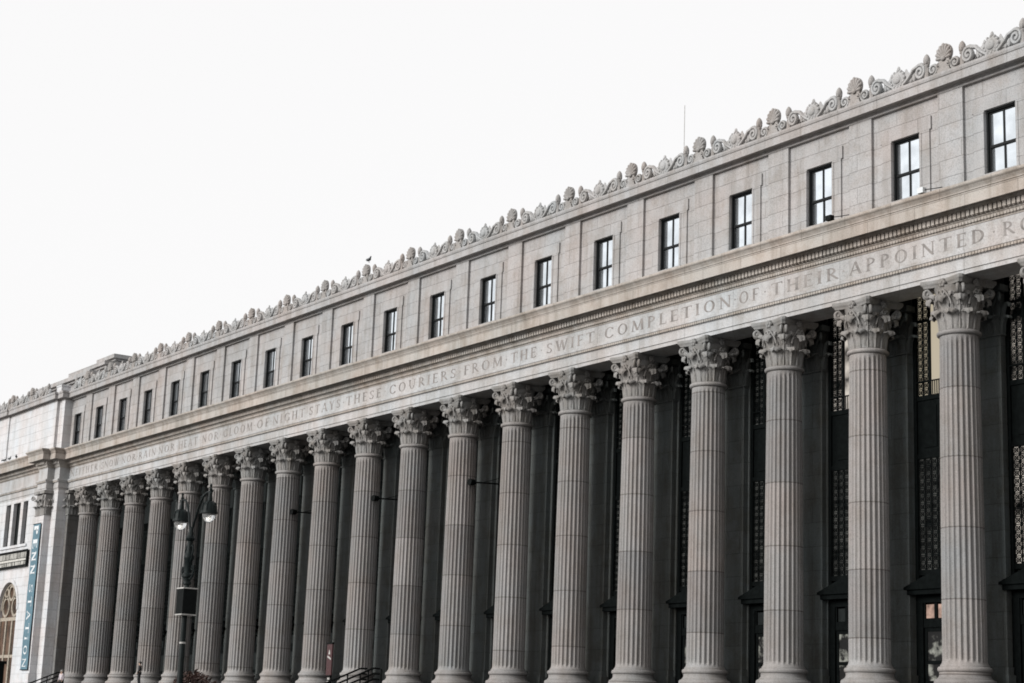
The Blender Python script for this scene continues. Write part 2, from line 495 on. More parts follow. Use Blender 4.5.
# ------------------------------------------------------------------ pilasters at the back of the portico and the end antae
def pil_mesh(hw, y0, y1, ztop=13.0):
    mb = MB()
    mb.box(-hw, hw, y0, y1, 0.0, ztop)
    mb.box(-hw-.06, hw+.06, y0-.06, y1, -.30, -.002); mb.box(-hw-.15, hw+.15, y0-.15, y1, -1.0, -.302)
    return mb
def pilcap_mesh(hw, y0, y1, z0=13.002, z1=15.056, sides=True):
    mb = MB(); h = z1-z0; k = h/2.05
    mb.box(-hw, hw, y0, y1, z0+.07, z0+1.75*k)
    mb.box(-hw-.07, hw+.07, y0-.07, y1, z0, z0+.068)
    mb.box(-hw-.22, hw+.22, y0-.22, y1, z0+1.80*k, z1)
    def leaf(px, py, nx, ny, zb, hh, w, o):
        tx, ty = -ny, nx
        sp = [(0, 0), (.03, .25), (.05, .5), (.09, .72), (.2, .9), (.33, .98), (.42, .93), (.43, .84)]
        def fn(u, v):
            x = v*(len(sp)-1); i = min(int(x), len(sp)-2); f = x-i
            oo = (sp[i][0]*(1-f)+sp[i+1][0]*f)*hh*o+.04; zz = (sp[i][1]*(1-f)+sp[i+1][1]*f)*hh
            uu = 2*u-1; wd = w*(.85+.25*sin(pi*v))*(1-.5*max(0, v-.7)/.3)*(1+.12*sin(v*28)*uu*uu)
            oo += .03*cos(uu*pi*4)-.05*uu*uu
            return (px+nx*oo+tx*wd*uu, py+ny*oo+ty*wd*uu, zb+zz)
        mb.sheet(fn, 6, 10, .04)
    def row(px0, py0, px1, py1, nx, ny):
        for q in range(3):
            t = (q+.5)/3; leaf(px0+(px1-px0)*t, py0+(py1-py0)*t, nx, ny, z0+.06, .72*k, math.hypot(px1-px0, py1-py0)/6.4, 1)
        for q in range(2):
            t = (q+1)/3; leaf(px0+(px1-px0)*t, py0+(py1-py0)*t, nx, ny, z0+.06, 1.28*k, math.hypot(px1-px0, py1-py0)/6.8, .62)
    row(-hw, y0, hw, y0, 0, -1)
    if sides:
        row(hw, y0, hw, y1, 1, 0); row(-hw, y1, -hw, y0, -1, 0)
    for sx in (-1, 1):
        pts = []
        for q in range(7):
            t = q/6; pts.append((sx*(hw*.45+(hw*.62+.12)*t), y0-.06-.20*t, z0+.95*k+.72*k*t**.75))
        cx, cy, cz = pts[-1][0], pts[-1][1], pts[-1][2]-.19
        for q in range(1, 16):
            a = pi/2-q*pi/7; rr = .19*(1-q/18); pts.append((cx+sx*rr*cos(a)*.75, cy-rr*cos(a)*.5, cz+rr*sin(a)))
        mb.tube(pts, .055, 6)
    mb.ell((0, y0-.2, z0+1.9*k), (.14, .12, .14), 8, 6)
    return mb
PY0, PY1, WY = 1.52, 1.80, 1.80
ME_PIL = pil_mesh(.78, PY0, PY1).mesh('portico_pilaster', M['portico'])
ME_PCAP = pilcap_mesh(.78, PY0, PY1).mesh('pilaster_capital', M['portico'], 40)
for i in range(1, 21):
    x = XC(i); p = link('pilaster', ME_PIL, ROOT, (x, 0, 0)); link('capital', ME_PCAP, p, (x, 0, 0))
# end antae: square piers closing the colonnade
def anta(xa, xb, capx):
    cx = (xa+xb)/2; hw = (xb-xa)/2
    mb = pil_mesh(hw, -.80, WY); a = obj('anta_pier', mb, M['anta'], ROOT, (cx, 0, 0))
    obj('capital', pilcap_mesh(hw, -.80, 1.0), M['carved'], a, (cx, 0, 0), 40)
anta(XBR+.002, -95.36, 0)
anta(XE-.6, XE-.002, 0)

# ------------------------------------------------------------------ portico: floor, back wall, ceiling, tall windows and doors
WW = 3.4
bays = [((XC(i)+XC(i+1))/2) for i in range(0, 21)]
bays[0] = (-95.36+XC(1))/2+.1
holes = [(b-WW/2, b+WW/2, ZB, 15.75) for b in bays]
holes[0] = (bays[0]-.75, bays[0]+.75, ZB+3.2, 12.0)
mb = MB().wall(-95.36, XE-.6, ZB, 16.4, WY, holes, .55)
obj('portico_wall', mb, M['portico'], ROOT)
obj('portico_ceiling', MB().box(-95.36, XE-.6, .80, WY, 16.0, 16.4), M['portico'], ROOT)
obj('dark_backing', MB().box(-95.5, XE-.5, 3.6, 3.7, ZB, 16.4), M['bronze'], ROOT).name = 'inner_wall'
def ring(mb, cx, y, cz, r, w, n=10):
    for k in range(n):
        a, b = 2*pi*k/n, 2*pi*(k+1)/n
        mb.bar((cx+r*cos(a), y, cz+r*sin(a)), (cx+r*cos(b), y, cz+r*sin(b)), w, w)
def lattice(mb, x0, x1, z0, z1, nx, nz, y, w=.04):
    dx, dz = (x1-x0)/nx, (z1-z0)/nz
    for i in range(nx+1): mb.box(x0+i*dx-w/2, x0+i*dx+w/2, y-.03, y+.03, z0, z1)
    for j in range(nz+1): mb.box(x0, x1, y-.024, y+.024, z0+j*dz-w/2, z0+j*dz+w/2)
    for i in range(nx):
        for j in range(nz):
            a, b, c, d = x0+i*dx, x0+(i+1)*dx, z0+j*dz, z0+(j+1)*dz
            mb.bar((a, y, c), (b, y+.004, d), w*.8, w*.8); mb.bar((a, y+.006, d), (b, y+.01, c), w*.8, w*.8)
            ring(mb, (a+b)/2, y-.006, (c+d)/2, min(dx, dz)*.30, w*.7, 8)
def win_frame():
    mb = MB(); h = WW/2
    for sx in (-1, 1):
        mb.box(min(sx*h, sx*(h-.16)), max(sx*h, sx*(h-.16)), 2.42, 2.62, ZB, 15.75)
    for z0, z1, d in ((15.5, 15.75, 0), (11.0, 11.2, 0), (8.55, 8.75, 0), (3.75, 3.95, 0)):
        mb.box(-h+.16, h-.16, 2.44+d, 2.60, z0, z1)
    for x in (-.86, .86):
        mb.box(x-.06, x+.06, 2.46, 2.58, 11.2, 15.5)
    mb.box(-h+.16, h-.16, 2.47, 2.57, 14.35, 14.45)
    return mb
def win_grille_up():
    mb = MB(); h = WW/2-.16
    lattice(mb, -h, -.92, 11.2, 15.5, 2, 15, 2.51); lattice(mb, 0.92, h, 11.2, 15.5, 2, 15, 2.51)
    for k in range(14):
        x = -.86+.06+1.6*(k+.5)/14; mb.box(x-.018, x+.018, 2.40, 2.43, 11.2, 11.75)
    mb.box(-h, h, 2.39, 2.44, 11.75, 11.8)
    return mb
def win_grille_low():
    mb = MB(); h = WW/2-.16
    lattice(mb, -h, h, 3.95, 8.55, 9, 15, 2.51, .042)
    return mb
def win_spandrel():
    mb = MB(); h = WW/2-.16
    mb.box(-h, h, 2.50, 2.58, 8.75, 11.0)
    for x in (-.85, 0, .85): mb.box(x-.36, x+.36, 2.46, 2.50, 9.0, 10.75)
    return mb
def win_pane():
    mb = MB(); h = WW/2-.16
    mb.box(-h, h, 2.545, 2.56, 11.2, 15.5); return mb
def win_pane_low():
    mb = MB(); h = WW/2-.16; mb.box(-h, h, 2.545, 2.56, 3.95, 8.55); return mb
def door_surround():
    mb = MB(); h = WW/2
    for sx in (-1, 1): mb.box(min(sx*(h-.16), sx*(h-.42)), max(sx*(h-.16), sx*(h-.42)), 2.36, 2.58, ZB, 2.9)
    mb.box(-h+.42, h-.42, 2.36, 2.58, 2.62, 2.9); mb.box(-h+.42, h-.42, 2.40, 2.58, 1.62, 1.98)
    for k in range(5): x = -h+.42+2*(h-.42)*k/4; mb.box(x-.075, x+.075, 2.41, 2.57, 1.981, 2.619)
    return mb
def pediment():
    mb = MB(); h = WW/2+.05
    mb.box(-h, h, 1.95, 2.40, 2.92, 3.12)
    mb.prism([(-h-.1, 3.122), (h+.1, 3.122), (h+.1, 3.22), (0, 3.92), (-h-.1, 3.22)], 1.85, 2.40)
    return mb
def door_leaf():
    mb = MB(); h = WW/2-.42
    for a, b in ((-h, -.02), (.02, h)):
        mb.box(a, a+.14, 2.46, 2.54, ZB, 1.62); mb.box(b-.14, b, 2.46, 2.54, ZB, 1.62)
        for z0, z1 in ((ZB, ZB+.5), (.15, .3), (1.46, 1.62)): mb.box(a+.14, b-.14, 2.465, 2.535, z0, z1)
    return mb
def door_pane():
    mb = MB(); h = WW/2-.42
    for a, b in ((-h, -.02), (.02, h)): mb.box(a+.14, b-.14, 2.49, 2.505, ZB+.5, 1.46)
    return mb
def transom():
    mb = MB(); h = WW/2-.42
    n = 4
    for k in range(n): mb.box(-h+2*h*k/n+.07, -h+2*h*(k+1)/n-.07, 2.49, 2.505, 2.0, 2.55)
    return mb
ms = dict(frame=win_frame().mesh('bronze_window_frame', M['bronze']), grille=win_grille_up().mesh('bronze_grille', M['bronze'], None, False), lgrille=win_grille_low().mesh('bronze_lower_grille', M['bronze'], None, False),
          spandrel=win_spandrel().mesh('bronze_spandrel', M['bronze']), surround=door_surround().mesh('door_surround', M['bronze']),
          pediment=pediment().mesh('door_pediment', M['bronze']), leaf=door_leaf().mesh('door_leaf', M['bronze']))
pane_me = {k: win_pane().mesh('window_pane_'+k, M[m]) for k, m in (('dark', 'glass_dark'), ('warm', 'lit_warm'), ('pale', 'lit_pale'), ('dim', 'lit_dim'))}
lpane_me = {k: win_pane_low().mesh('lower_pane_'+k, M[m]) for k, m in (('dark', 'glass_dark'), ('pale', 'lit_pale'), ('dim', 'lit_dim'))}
M['door_glints'] = litglass('door_glass_glints', (.55, .55, .48), .22, (.5, .66), 2.2)  # sparse glowing blobs imitate light reflected in the door glass
dpane = {k: door_pane().mesh('door_pane_'+k, M[m]) for k, m in (('dark', 'glass_dark'), ('dim', 'door_glints'))}
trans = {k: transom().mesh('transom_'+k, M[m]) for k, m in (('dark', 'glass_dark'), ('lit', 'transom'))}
lit = {18: 'warm', 17: 'pale', 19: 'pale', 16: 'dim', 15: 'dim', 14: 'dim', 20: 'pale'}
for i, bx in enumerate(bays):
    if i == 0: continue
    at = (bx, 0, 0)
    at = (bx, -.55, 0)
    f = link('tall_window', ms['frame'], ROOT, at)
    link('grille', ms['grille'], f, at); link('grille', ms['lgrille'], f, at); link('spandrel_panel', ms['spandrel'], f, at)
    link('pane', pane_me[lit.get(i, 'dark')], f, at); link('pane', lpane_me['pale' if i == 19 else 'dim' if i > 11 else 'dark'], f, at)
    d = link('doorway', ms['surround'], ROOT, at)
    link('pediment', ms['pediment'], d, at); link('door', ms['leaf'], d, at)
    link('door_pane', dpane['dim' if i in (13, 14, 15, 16, 17, 18, 19) else 'dark'], d, at)
    link('transom_window', trans['lit' if i in (18,) else 'dark'], d, at)
mb = MB(); b0 = bays[0]
mb.box(b0-.75, b0+.75, 2.1, 2.2, ZB+3.2, 12.0); obj('side_window', mb, M['glass_dark'], ROOT)

# ------------------------------------------------------------------ entablature with its breaks over the pavilions
PAV = .85       # pavilion wall stands this far ahead of the colonnade frieze
RES = .60       # pilaster ressaut
AL, AR_ = -99.2, XAR
PL = -116.5     # left end of pavilion
XR1 = XE; XR2 = XE+1.22; XR3 = XR2+2.05; XRE = XE+20.6
def fpath(y):
    y1, y2 = y-PAV, y-PAV-RES
    return [(PL, y1), (-114.5, y1), (-114.5, y2), (-112.45, y2), (-112.45, y1), (AL, y1), (AL, y2), (AR_, y2), (AR_, y1), (XBR, y1), (XBR, y),
            (XR1, y), (XR1, y1), (XR2, y1), (XR2, y2), (XR3, y2), (XR3, y1), (XRE, y1)]
FY = -.80
P = fpath(FY)
BK = -1.55      # inner back of the swept profiles (towards +y)
arch_prof = [(BK, 15.06), (-.02, 15.06), (-.02, 15.25), (.03, 15.25), (.03, 15.69), (.06, 15.70), (.10, 15.76), (.12, 15.83), (.17, 15.86), (.17, 15.98), (-.1, 15.98), (BK, 15.98)]
obj('architrave', MB().sweep(P, arch_prof), M['entab'], ROOT)
obj('frieze', MB().sweep(P, [(-1.5, 15.982), (0, 15.982), (0, 16.95), (-1.5, 16.95)]), M['entab'], ROOT)
corn = [(-.6, 16.952), (.03, 16.952), (.04, 17.02), (.10, 17.08), (.13, 17.16), (.17, 17.18), (.17, 17.24), (.24, 17.24), (.24, 17.50), (.38, 17.50), (.40, 17.53), (.46, 17.57), (.51, 17.64), (.53, 17.68), (.54, 17.72), (.72, 17.72), (.72, 17.54),
        (.79, 17.54), (.79, 18.06), (.83, 18.08), (.83, 18.12), (.86, 18.17), (.92, 18.25), (.98, 18.30), (1.0, 18.34), (1.0, 18.42), (-.1, 18.56), (-.6, 18.56)]
cor = obj('cornice', MB().sweep(P, corn), M['cornice'], ROOT)
mb = MB(); eg = MB()
for (ax, ay), (bx, by) in zip(P, P[1:]):
    L_ = math.hypot(bx-ax, by-ay)
    if abs(by-ay) > 1e-6: continue
    ext = .36
    n = max(1, int(round((L_)/.226)))
    for k in range(n):
        x = ax+(k+.5)*L_/n
        mb.box(x-.08, x+.08, ay-.36, ay-.242, 17.255, 17.498)
    n2 = max(1, int(round(L_/.16)))
    for k in range(n2):
        x = ax+(k+.5)*L_/n2
        eg.box(x-.062, x+.062, ay-.128, ay-.05, 17.03, 17.15)
        eg.box(x-.066, x+.066, ay-.150, ay-.095, 15.73, 15.835)
obj('dentil_course', mb, M['cornice'], cor); obj('leaf_moulding', eg, M['cornice'], cor)

# ------------------------------------------------------------------ lettering (stroke-built Roman capitals)
TH, TN = .17, .075
def glyph(c):
    """-> (advance width, list of strokes); strokes: ('l',x0,z0,x1,z1,w) or ('a',cx,cz,rx,rz,deg0,deg1,wmax,wmin)"""
    def st(x, w=TH, z0=0, z1=1): return [('l', x, z0, x, z1, w), ('l', x-w/2-.07, z0+.02, x+w/2+.07, z0+.02, .045), ('l', x-w/2-.07, z1-.02, x+w/2+.07, z1-.02, .045)]
    G = {
    'I': (.30, st(.15)), 'T': (.78, [('l', .39, 0, .39, 1, TH), ('l', .25, .02, .53, .02, .045), ('l', .02, .965, .76, .965, .07), ('l', .03, .84, .03, 1, .05), ('l', .75, .84, .75, 1, .05)]),
    'H': (.86, st(.16)+st(.70)+[('l', .2, .52, .66, .52, TN)]),
    'E': (.64, st(.16)+[('l', .2, .965, .58, .965, .07), ('l', .2, .52, .50, .52, TN), ('l', .2, .035, .62, .035, .07), ('l', .57, .85, .57, 1, .045), ('l', .60, 0, .60, .16, .045)]),
    'F': (.60, st(.16)+[('l', .2, .965, .58, .965, .07), ('l', .2, .50, .50, .50, TN), ('l', .57, .85, .57, 1, .045)]),
    'L': (.62, st(.16)+[('l', .2, .035, .60, .035, .07), ('l', .58, 0, .58, .18, .045)]),
    'N': (.90, [('l', .14, 0, .14, 1, TN), ('l', .10, .97, .76, .03, TH), ('l', .76, 0, .76, 1, TN), ('l', .02, .02, .26, .02, .045), ('l', .64, .98, .88, .98, .045)]),
    'M': (1.06, [('l', .12, 0, .18, 1, TN), ('l', .18, .97, .53, .05, TH), ('l', .53, .05, .86, .97, TN), ('l', .88, 1, .94, 0, TH), ('l', .02, .02, .24, .02, .045), ('l', .82, .02, 1.05, .02, .045)]),
    'A': (.92, [('l', .10, 0, .45, 1, TN), ('l', .45, 1, .82, 0, TH), ('l', .25, .34, .66, .34, TN), ('l', 0, .02, .22, .02, .045), ('l', .70, .02, .94, .02, .045)]),
    'W': (1.24, [('l', .10, 1, .38, 0, TH), ('l', .38, 0, .62, 1, TN), ('l', .62, 1, .88, 0, TH), ('l', .88, 0, 1.14, 1, TN), ('l', 0, .98, .24, .98, .045), ('l', 1.02, .98, 1.24, .98, .045)]),
    'Y': (.84, [('l', .10, 1, .42, .48, TH), ('l', .42, .48, .74, 1, TN), ('l', .42, 0, .42, .5, TH), ('l', .28, .02, .56, .02, .045), ('l', 0, .98, .24, .98, .045), ('l', .64, .98, .84, .98, .045)]),
    'O': (.94, [('a', .47, .5, .42, .5, 0, 360, TH, TN)]),
    'C': (.84, [('a', .47, .5, .42, .5, 42, 318, TH, TN), ('l', .77, .70, .77, .92, .05), ('l', .77, .08, .77, .26, .05)]),
    'G': (.90, [('a', .47, .5, .42, .5, 42, 318, TH, TN), ('l', .77, .70, .77, .92, .05), ('l', .77, .08, .77, .44, TH*.85)]),
    'D': (.88, st(.16)+[('a', .30, .5, .50, .47, -90, 90, TH, TN), ('l', .2, .965, .32, .965, TN), ('l', .2, .035, .32, .035, TN)]),
    'P': (.68, st(.16)+[('a', .30, .73, .33, .245, -90, 90, TH*.9, TN), ('l', .2, .965, .32, .965, TN), ('l', .2, .485, .32, .485, TN)]),
    'R': (.80, st(.16)+[('a', .30, .73, .31, .245, -90, 90, TH*.9, TN), ('l', .2, .965, .32, .965, TN), ('l', .2, .485, .32, .485, TN), ('l', .34, .48, .74, .03, TH)]),
    'S': (.64, [('a', .32, .745, .24, .225, 30, 270, .11, TN), ('a', .32, .265, .25, .235, -150, 90, .11, TN), ('l', .54, .76, .54, .95, .045), ('l', .08, .06, .08, .25, .045)]),
    'U': (.88, [('l', .17, .36, .17, 1, TH), ('l', .73, .36, .73, 1, TN), ('a', .45, .37, .28, .35, 180, 360, TH, TN), ('l', .03, .98, .31, .98, .045), ('l', .62, .98, .84, .98, .045)]),
    }
    return G[c]
def strokes_to_polys(sts, bold=1.0):
    out = []
    for s in sts:
        if s[0] == 'l':
            _, x0, z0, x1, z1, w = s; w *= bold
            d = math.hypot(x1-x0, z1-z0); nx, nz = -(z1-z0)/d*w/2, (x1-x0)/d*w/2
            if abs(z1-z0) > .3 and abs(x1-x0) > .02: nx, nz = math.copysign(w/2*1.1, nx), 0      # slanted stems end level
            out.append([(x0+nx, z0+nz), (x0-nx, z0-nz), (x1-nx, z1-nz), (x1+nx, z1+nz)])
        else:
            _, cx, cz, rx, rz, d0, d1, wm, wn = s; wm *= bold; wn *= bold; n = max(6, int(abs(d1-d0)/18))
            for k in range(n):
                q = []
                for t in (k/n, (k+1)/n):
                    a = R(d0+(d1-d0)*t); w = wn+(wm-wn)*abs(cos(a))**1.5
                    q.append(((cx+rx*cos(a), cz+rz*sin(a)), (cx+(rx-w)*cos(a), cz+(rz-w*.9)*sin(a))))
                out.append([q[0][0], q[1][0], q[1][1], q[0][1]])
    return out
def put_polys(mb, polys, fn, depth0, step=.0009):
    """fn maps (u, v, d) to a point; every stroke gets its own slight height so no faces share a plane"""
    for k, p in enumerate(polys):
        d = depth0+step*(k % 7); n = len(p); st = len(mb.v)
        mb.v += [fn(u, v, d) for u, v in p]+[fn(u, v, -.02) for u, v in p]
        mb.f.append(tuple(st+i for i in range(n)))
        for i in range(n):
            j = (i+1) % n; mb.f.append((st+i, st+n+i, st+n+j, st+j))
words = [('NEITHER',-96.2,-89.65),('SNOW',-88.90,-85.25),('NOR',-84.66,-81.85),('RAIN',-81.29,-78.05),('NOR',-77.51,-74.61),('HEAT',-73.83,-70.64),('NOR',-69.79,-67.14),('GLOOM',-66.33,-61.79),('OF',-61.11,-59.25),('NIGHT',-58.74,-54.22),('STAYS',-53.61,-49.50),('THESE',-48.77,-44.48),('COURIERS',-43.54,-36.18),('FROM',-35.35,-31.54),('THE',-30.73,-28.35),('SWIFT',-27.44,-23.29),('COMPLETION',-22.46,-12.93),('OF',-12.42,-11.08),('THEIR',-10.26,-6.09),('APPOINTED',-5.47,1.90),('ROUNDS',2.75,7.6)]
words[0] = ('NEITHER', -95.6, -89.65)
LH = .56; LZ = 16.18; prev = None; FRIEZE = bpy.data.objects['frieze']
for w, xa, xb in words:
    mb = MB()
    adv = [glyph(c)[0] for c in w]; gap = .30; tot = sum(adv)+gap*(len(w)-1)
    kx = (xb-xa)/tot; x = xa
    for c, a in zip(w, adv):
        put_polys(mb, strokes_to_polys(glyph(c)[1]), lambda u, v, d, x=x: (x+u*kx, FY-d, LZ+v*LH), .004)
        x += (a+gap)*kx
    if prev is not None:
        xm = (prev+xa)/2; r = .055
        put_polys(mb, [[(-r, 0), (0, -r), (r, 0), (0, r)]], lambda u, v, d: (xm+u, FY-d, LZ+LH*.5+v), .004)
    prev = xb
    obj('inscribed_word', mb, M['letter'], FRIEZE)

# ------------------------------------------------------------------ attic storey
AY = -.75; AREC = .14
ASP = [(-97.3, 0)]
ZA0, ZA1 = 18.45, 23.05
def winx(i):
    a, b = XA(i)+.65, XA(i+1)-.65
    c = (a+b)/2; return c
XA_ = lambda i: XA(i)
wins = []
for i in range(0, 20): wins.append(winx(i))
wholes = [(c-.78, c+.78, 18.9, 21.56) for c in wins]
XAB = -97.1; XAE = XA(20)+.65+2.0
mb = MB().wall(XAB, XRE, ZA0, ZA1, AY+AREC, wholes, .50)
mb.poly([(XAB, AY+AREC, ZA1), (XRE, AY+AREC, ZA1), (XRE, 4, ZA1), (XAB, 4, ZA1)])
obj('attic_wall', mb, M['attic'], ROOT)
ap = MB().box(-.65, .65, AY, AY+AREC-.002, 18.5, 22.98).mesh('attic_pilaster', M['attic'])
for i in range(1, 21): link('attic_pilaster', ap, ROOT, (XA(i), 0, 0))
link('attic_pilaster', MB().box(-.2, .2, AY, AY+AREC-.002, 18.5, 22.98).mesh('attic_pilaster_narrow', M['attic']), ROOT, (XA(0)-.2, 0, 0))
def surround():
    mb = MB(); y = AY+AREC
    for a, b in ((-1.32, -.781), (.781, 1.32)): mb.box(a, b, y-.075, y-.001, 18.5, 21.56)
    mb.box(-1.40, 1.40, y-.08, y-.001, 21.562, 22.12)
    mb.box(-.90, -.785, y-.10, y-.076, 18.5, 21.5); mb.box(.785, .90, y-.10, y-.076, 18.5, 21.5)
    mb.box(-.95, .95, y-.14, y-.001, 18.78, 18.90)
    return mb
def sash():
    mb = MB(); y = AY+AREC+.07
    for a, b in ((-.779, -.72), (.72, .779)): mb.box(a, b, y, y+.30, 18.9, 21.559)
    mb.box(-.72, .72, y, y+.30, 21.49, 21.559); mb.box(-.72, .72, y, y+.30, 18.901, 18.96)
    y += .06
    mb.box(-.72, .72, y+.02, y+.14, 20.02, 20.12)
    mb.box(-.03, .03, y+.02, y+.10, 20.12, 21.49); mb.box(-.03, .03, y+.05, y+.13, 18.96, 20.02)
    for a, b in ((-.72, -.665), (.665, .72)): mb.box(a, b, y+.03, y+.12, 18.96, 21.49)
    mb.box(-.665, .665, y+.03, y+.12, 21.42, 21.49); mb.box(-.665, .665, y+.05, y+.13, 18.96, 19.03)
    return mb
def apane(mid=20.07):
    y = AY+AREC+.13
    mb = MB(); mb.box(-.68, .68, y+.06, y+.066, 20.08, 21.45); mb.box(-.68, .68, y+.095, y+.101, 19.0, 20.06); return mb
ME_SUR, ME_SASH, ME_APANE = surround().mesh('window_surround', M['attic']), sash().mesh('window_sash', M['sash']), apane().mesh('window_pane', M['glass'])
for c in wins:
    s_ = link('attic_window', ME_SUR, ROOT, (c, 0, 0)); link('sash', ME_SASH, s_, (c, 0, 0)); link('pane', ME_APANE, s_, (c, 0, 0))
obj('attic_backing', MB().box(XAB+.1, XRE, .6, .7, 18.5, 23.0), M['bronze'], ROOT).name = 'attic_inner_wall'
# pavilion attic
PAY = AY-.55
mb = MB()
mb.box(-98.3, -97.1, PAY, 3, ZA0, ZA1-.002)
mb.box(-110.1, -98.302, PAY-.25, 3, ZA0, ZA1-.002)
mb.box(PL, -110.102, PAY-.36, 3, ZA0, ZA1-.002)
obj('pavilion_attic', mb, M['pav'], ROOT)
# crown cornice
CY = AY
cp = [(PL, PAY-.36), (-110.1, PAY-.36), (-110.1, PAY-.25), (-98.3, PAY-.25), (-98.3, PAY), (-97.1, PAY), (-97.1, CY), (XRE, CY)]
crown = [(-.6, 22.86), (.03, 22.86), (.05, 22.98), (.10, 23.04), (.36, 23.04), (.36, 23.01), (.40, 23.01), (.40, 23.36), (.44, 23.38), (.47, 23.47), (.47, 23.56), (-.6, 23.60)]
obj('crown_cornice', MB().sweep(cp, crown), M['attic'], ROOT)
obj('roof', MB().box(PL, XRE, .5, 30, 23.2, 23.45), M['roof'], ROOT)

# ------------------------------------------------------------------ cresting along the roof edge
CRY, CRZ = -1.02, 23.58
def spiral(cx, cz, r, turns, sgn, a0, n=22):
    return [(cx+sgn*r*(1-.82*k/n)*cos(a0-2*pi*turns*k/n), 0, cz+r*(1-.82*k/n)*sin(a0-2*pi*turns*k/n)) for k in range(n+1)]
def palmette():
    mb = MB()
    mb.prism([(-.36, 0), (.36, 0), (.30, .16), (.20, .30), (.24, .42), (-.24, .42), (-.20, .30), (-.30, .16)], -.10, .10)
    out = [(.40*cos(a)*(1.0), .80+.42*sin(a)) for a in [2*pi*k/20 for k in range(20)]]
    mb.prism(out, -.05, .07)
    for k in range(9):
        a = R(-28+208*k/8+0); a = R(-14+208*k/8)
        r = .44 if k != 4 else .47
        p0 = Vector((.05*cos(a), -.06, .62+.05*sin(a))); p1 = Vector((r*cos(a)*.93, -.07, .74+r*sin(a)*1.05))
        mb.tube([p0.lerp(p1, t) for t in (0, .35, .7, .92, 1.0)], [.03, .055, .078, .07, .03], 7)
    mb.ell((0, -.10, .58), (.12, .08, .11), 10, 7)
    for sg in (-1, 1): mb.tube([(p[0], -.08, p[2]) for p in spiral(sg*.24, .30, .14, 1.2, sg, pi/2, 14)], .04, 6)
    return mb
def finial():
    mb = MB()
    mb.lathe([(.12, 0), (.12, .06), (.075, .10), (.07, .48), (.11, .52), (.12, .57), (.09, .60)], n=12)
    mb.lathe([(.06, .602), (.125, .68), (.15, .78), (.13, .90), (.08, 1.0), (.02, 1.06)], n=10)
    for k in range(5):
        a = 2*pi*k/5; mb.ell((.09*cos(a), .09*sin(a), .74), (.06, .06, .15), 6, 5)
    mb.box(-.10, .10, -.04, .08, .0, .45)
    return mb
def scroll(sg):
    """large S scroll sweeping up from the cartouche to a spiral beside the finial"""
    mb = MB()
    pts = []
    for k in range(9):
        t = k/8; pts.append((sg*(.95-.88*t), 0, .06+.05*t+.54*t**1.9))
    # spiral centred at 0
    c = (-sg*.20, .33)
    st = spiral(c[0], c[1], .30, 1.7, -1 if sg > 0 else 1, pi*.35, 26)
    if sg > 0: st = [(c[0]+(c[0]-p[0])*-1, 0, p[2]) for p in st]
    sp = []
    for k in range(27):
        a = R(52)+2*pi*1.65*k/26; r = .30*(1-.80*k/26)
        sp.append((c[0]+sg*r*cos(a), 0, c[1]+r*sin(a)))
    pts = pts[:-1]+sp
    mb.tube(pts, [.07+.02*min(1, k/8) for k in range(len(pts))], 7, 1.3); mb.v = [(x, y, z*1.12) for x, y, z in mb.v]
    mb.ell((c[0], -.02, c[1]), (.085, .09, .085), 8, 6)
    # acanthus husk behind the stem
    for k in range(4):
        x = sg*(.22+.17*k); mb.ell((x, .05, .36-.03*k), (.10, .06, .25-.02*k), 8, 6)
    mb.prism([(-.42*1, .0), (.42, .0), (.36, .22), (.1, .34), (-.2, .36), (-.40, .26)] , .05, .10) if sg > 0 else mb.prism([(-.42, 0), (.42, 0), (.40, .26), (.2, .36), (-.1, .34), (-.36, .22)], .05, .10)
    return mb
def small_scroll(sg):
    mb = MB(); sp = []
    for k in range(23):
        a = R(-80)+2*pi*1.5*k/22; r = .25*(1-.80*k/22)
        sp.append((sg*r*cos(a), 0, .27+r*sin(a)))
    mb.tube(sp, .07, 7, 1.3); mb.ell((0, -.02, .27), (.07, .08, .07), 8, 6)
    mb.prism([(-.24, 0), (.24, 0), (.24, .2), (0, .44), (-.24, .3)], .05, .09)
    return mb
def cartouche():
    mb = MB()
    mb.ell((0, 0, .42), (.40, .15, .38), 18, 10); mb.ell((0, -.12, .40), (.22, .09, .21), 12, 8)
    mb.prism([(-.30, 0), (.30, 0), (.34, .16), (-.34, .16)], -.08, .10)
    mb.ell((0, 0, .86), (.08, .06, .13), 8, 6)
    for sg in (-1, 1):
        for k in range(3): mb.ell((sg*(.40+.06*k), .02, .50-.10*k+.05), (.09, .06, .22), 7, 5)
    for k in range(12):
        a = 2*pi*k/12; mb.ell((.36*cos(a), -.06, .42+.34*sin(a)), (.07, .07, .07), 6, 5)
    return mb
CM = dict(palmette=palmette(), finial=finial(), scroll_a=scroll(1), scroll_b=scroll(-1), small_a=small_scroll(1), small_b=small_scroll(-1), cartouche=cartouche())
CM = {k: v.mesh('cresting_'+k, M['palm' if k in ('palmette', 'finial') else 'terra'], 45) for k, v in CM.items()}
rail = MB()
rail.box(-96.4, XRE, CRY-.10, CRY+.12, 23.565, CRZ-.001)
rail.box(PL, -98.3, CRY-.85, CRY-.62, 23.565, CRZ-.001)
rail.box(-96.4, XRE, CRY+.05, CRY+.115, CRZ, CRZ+.30)
rail = obj('roof_cresting', rail, M['terra'], ROOT)
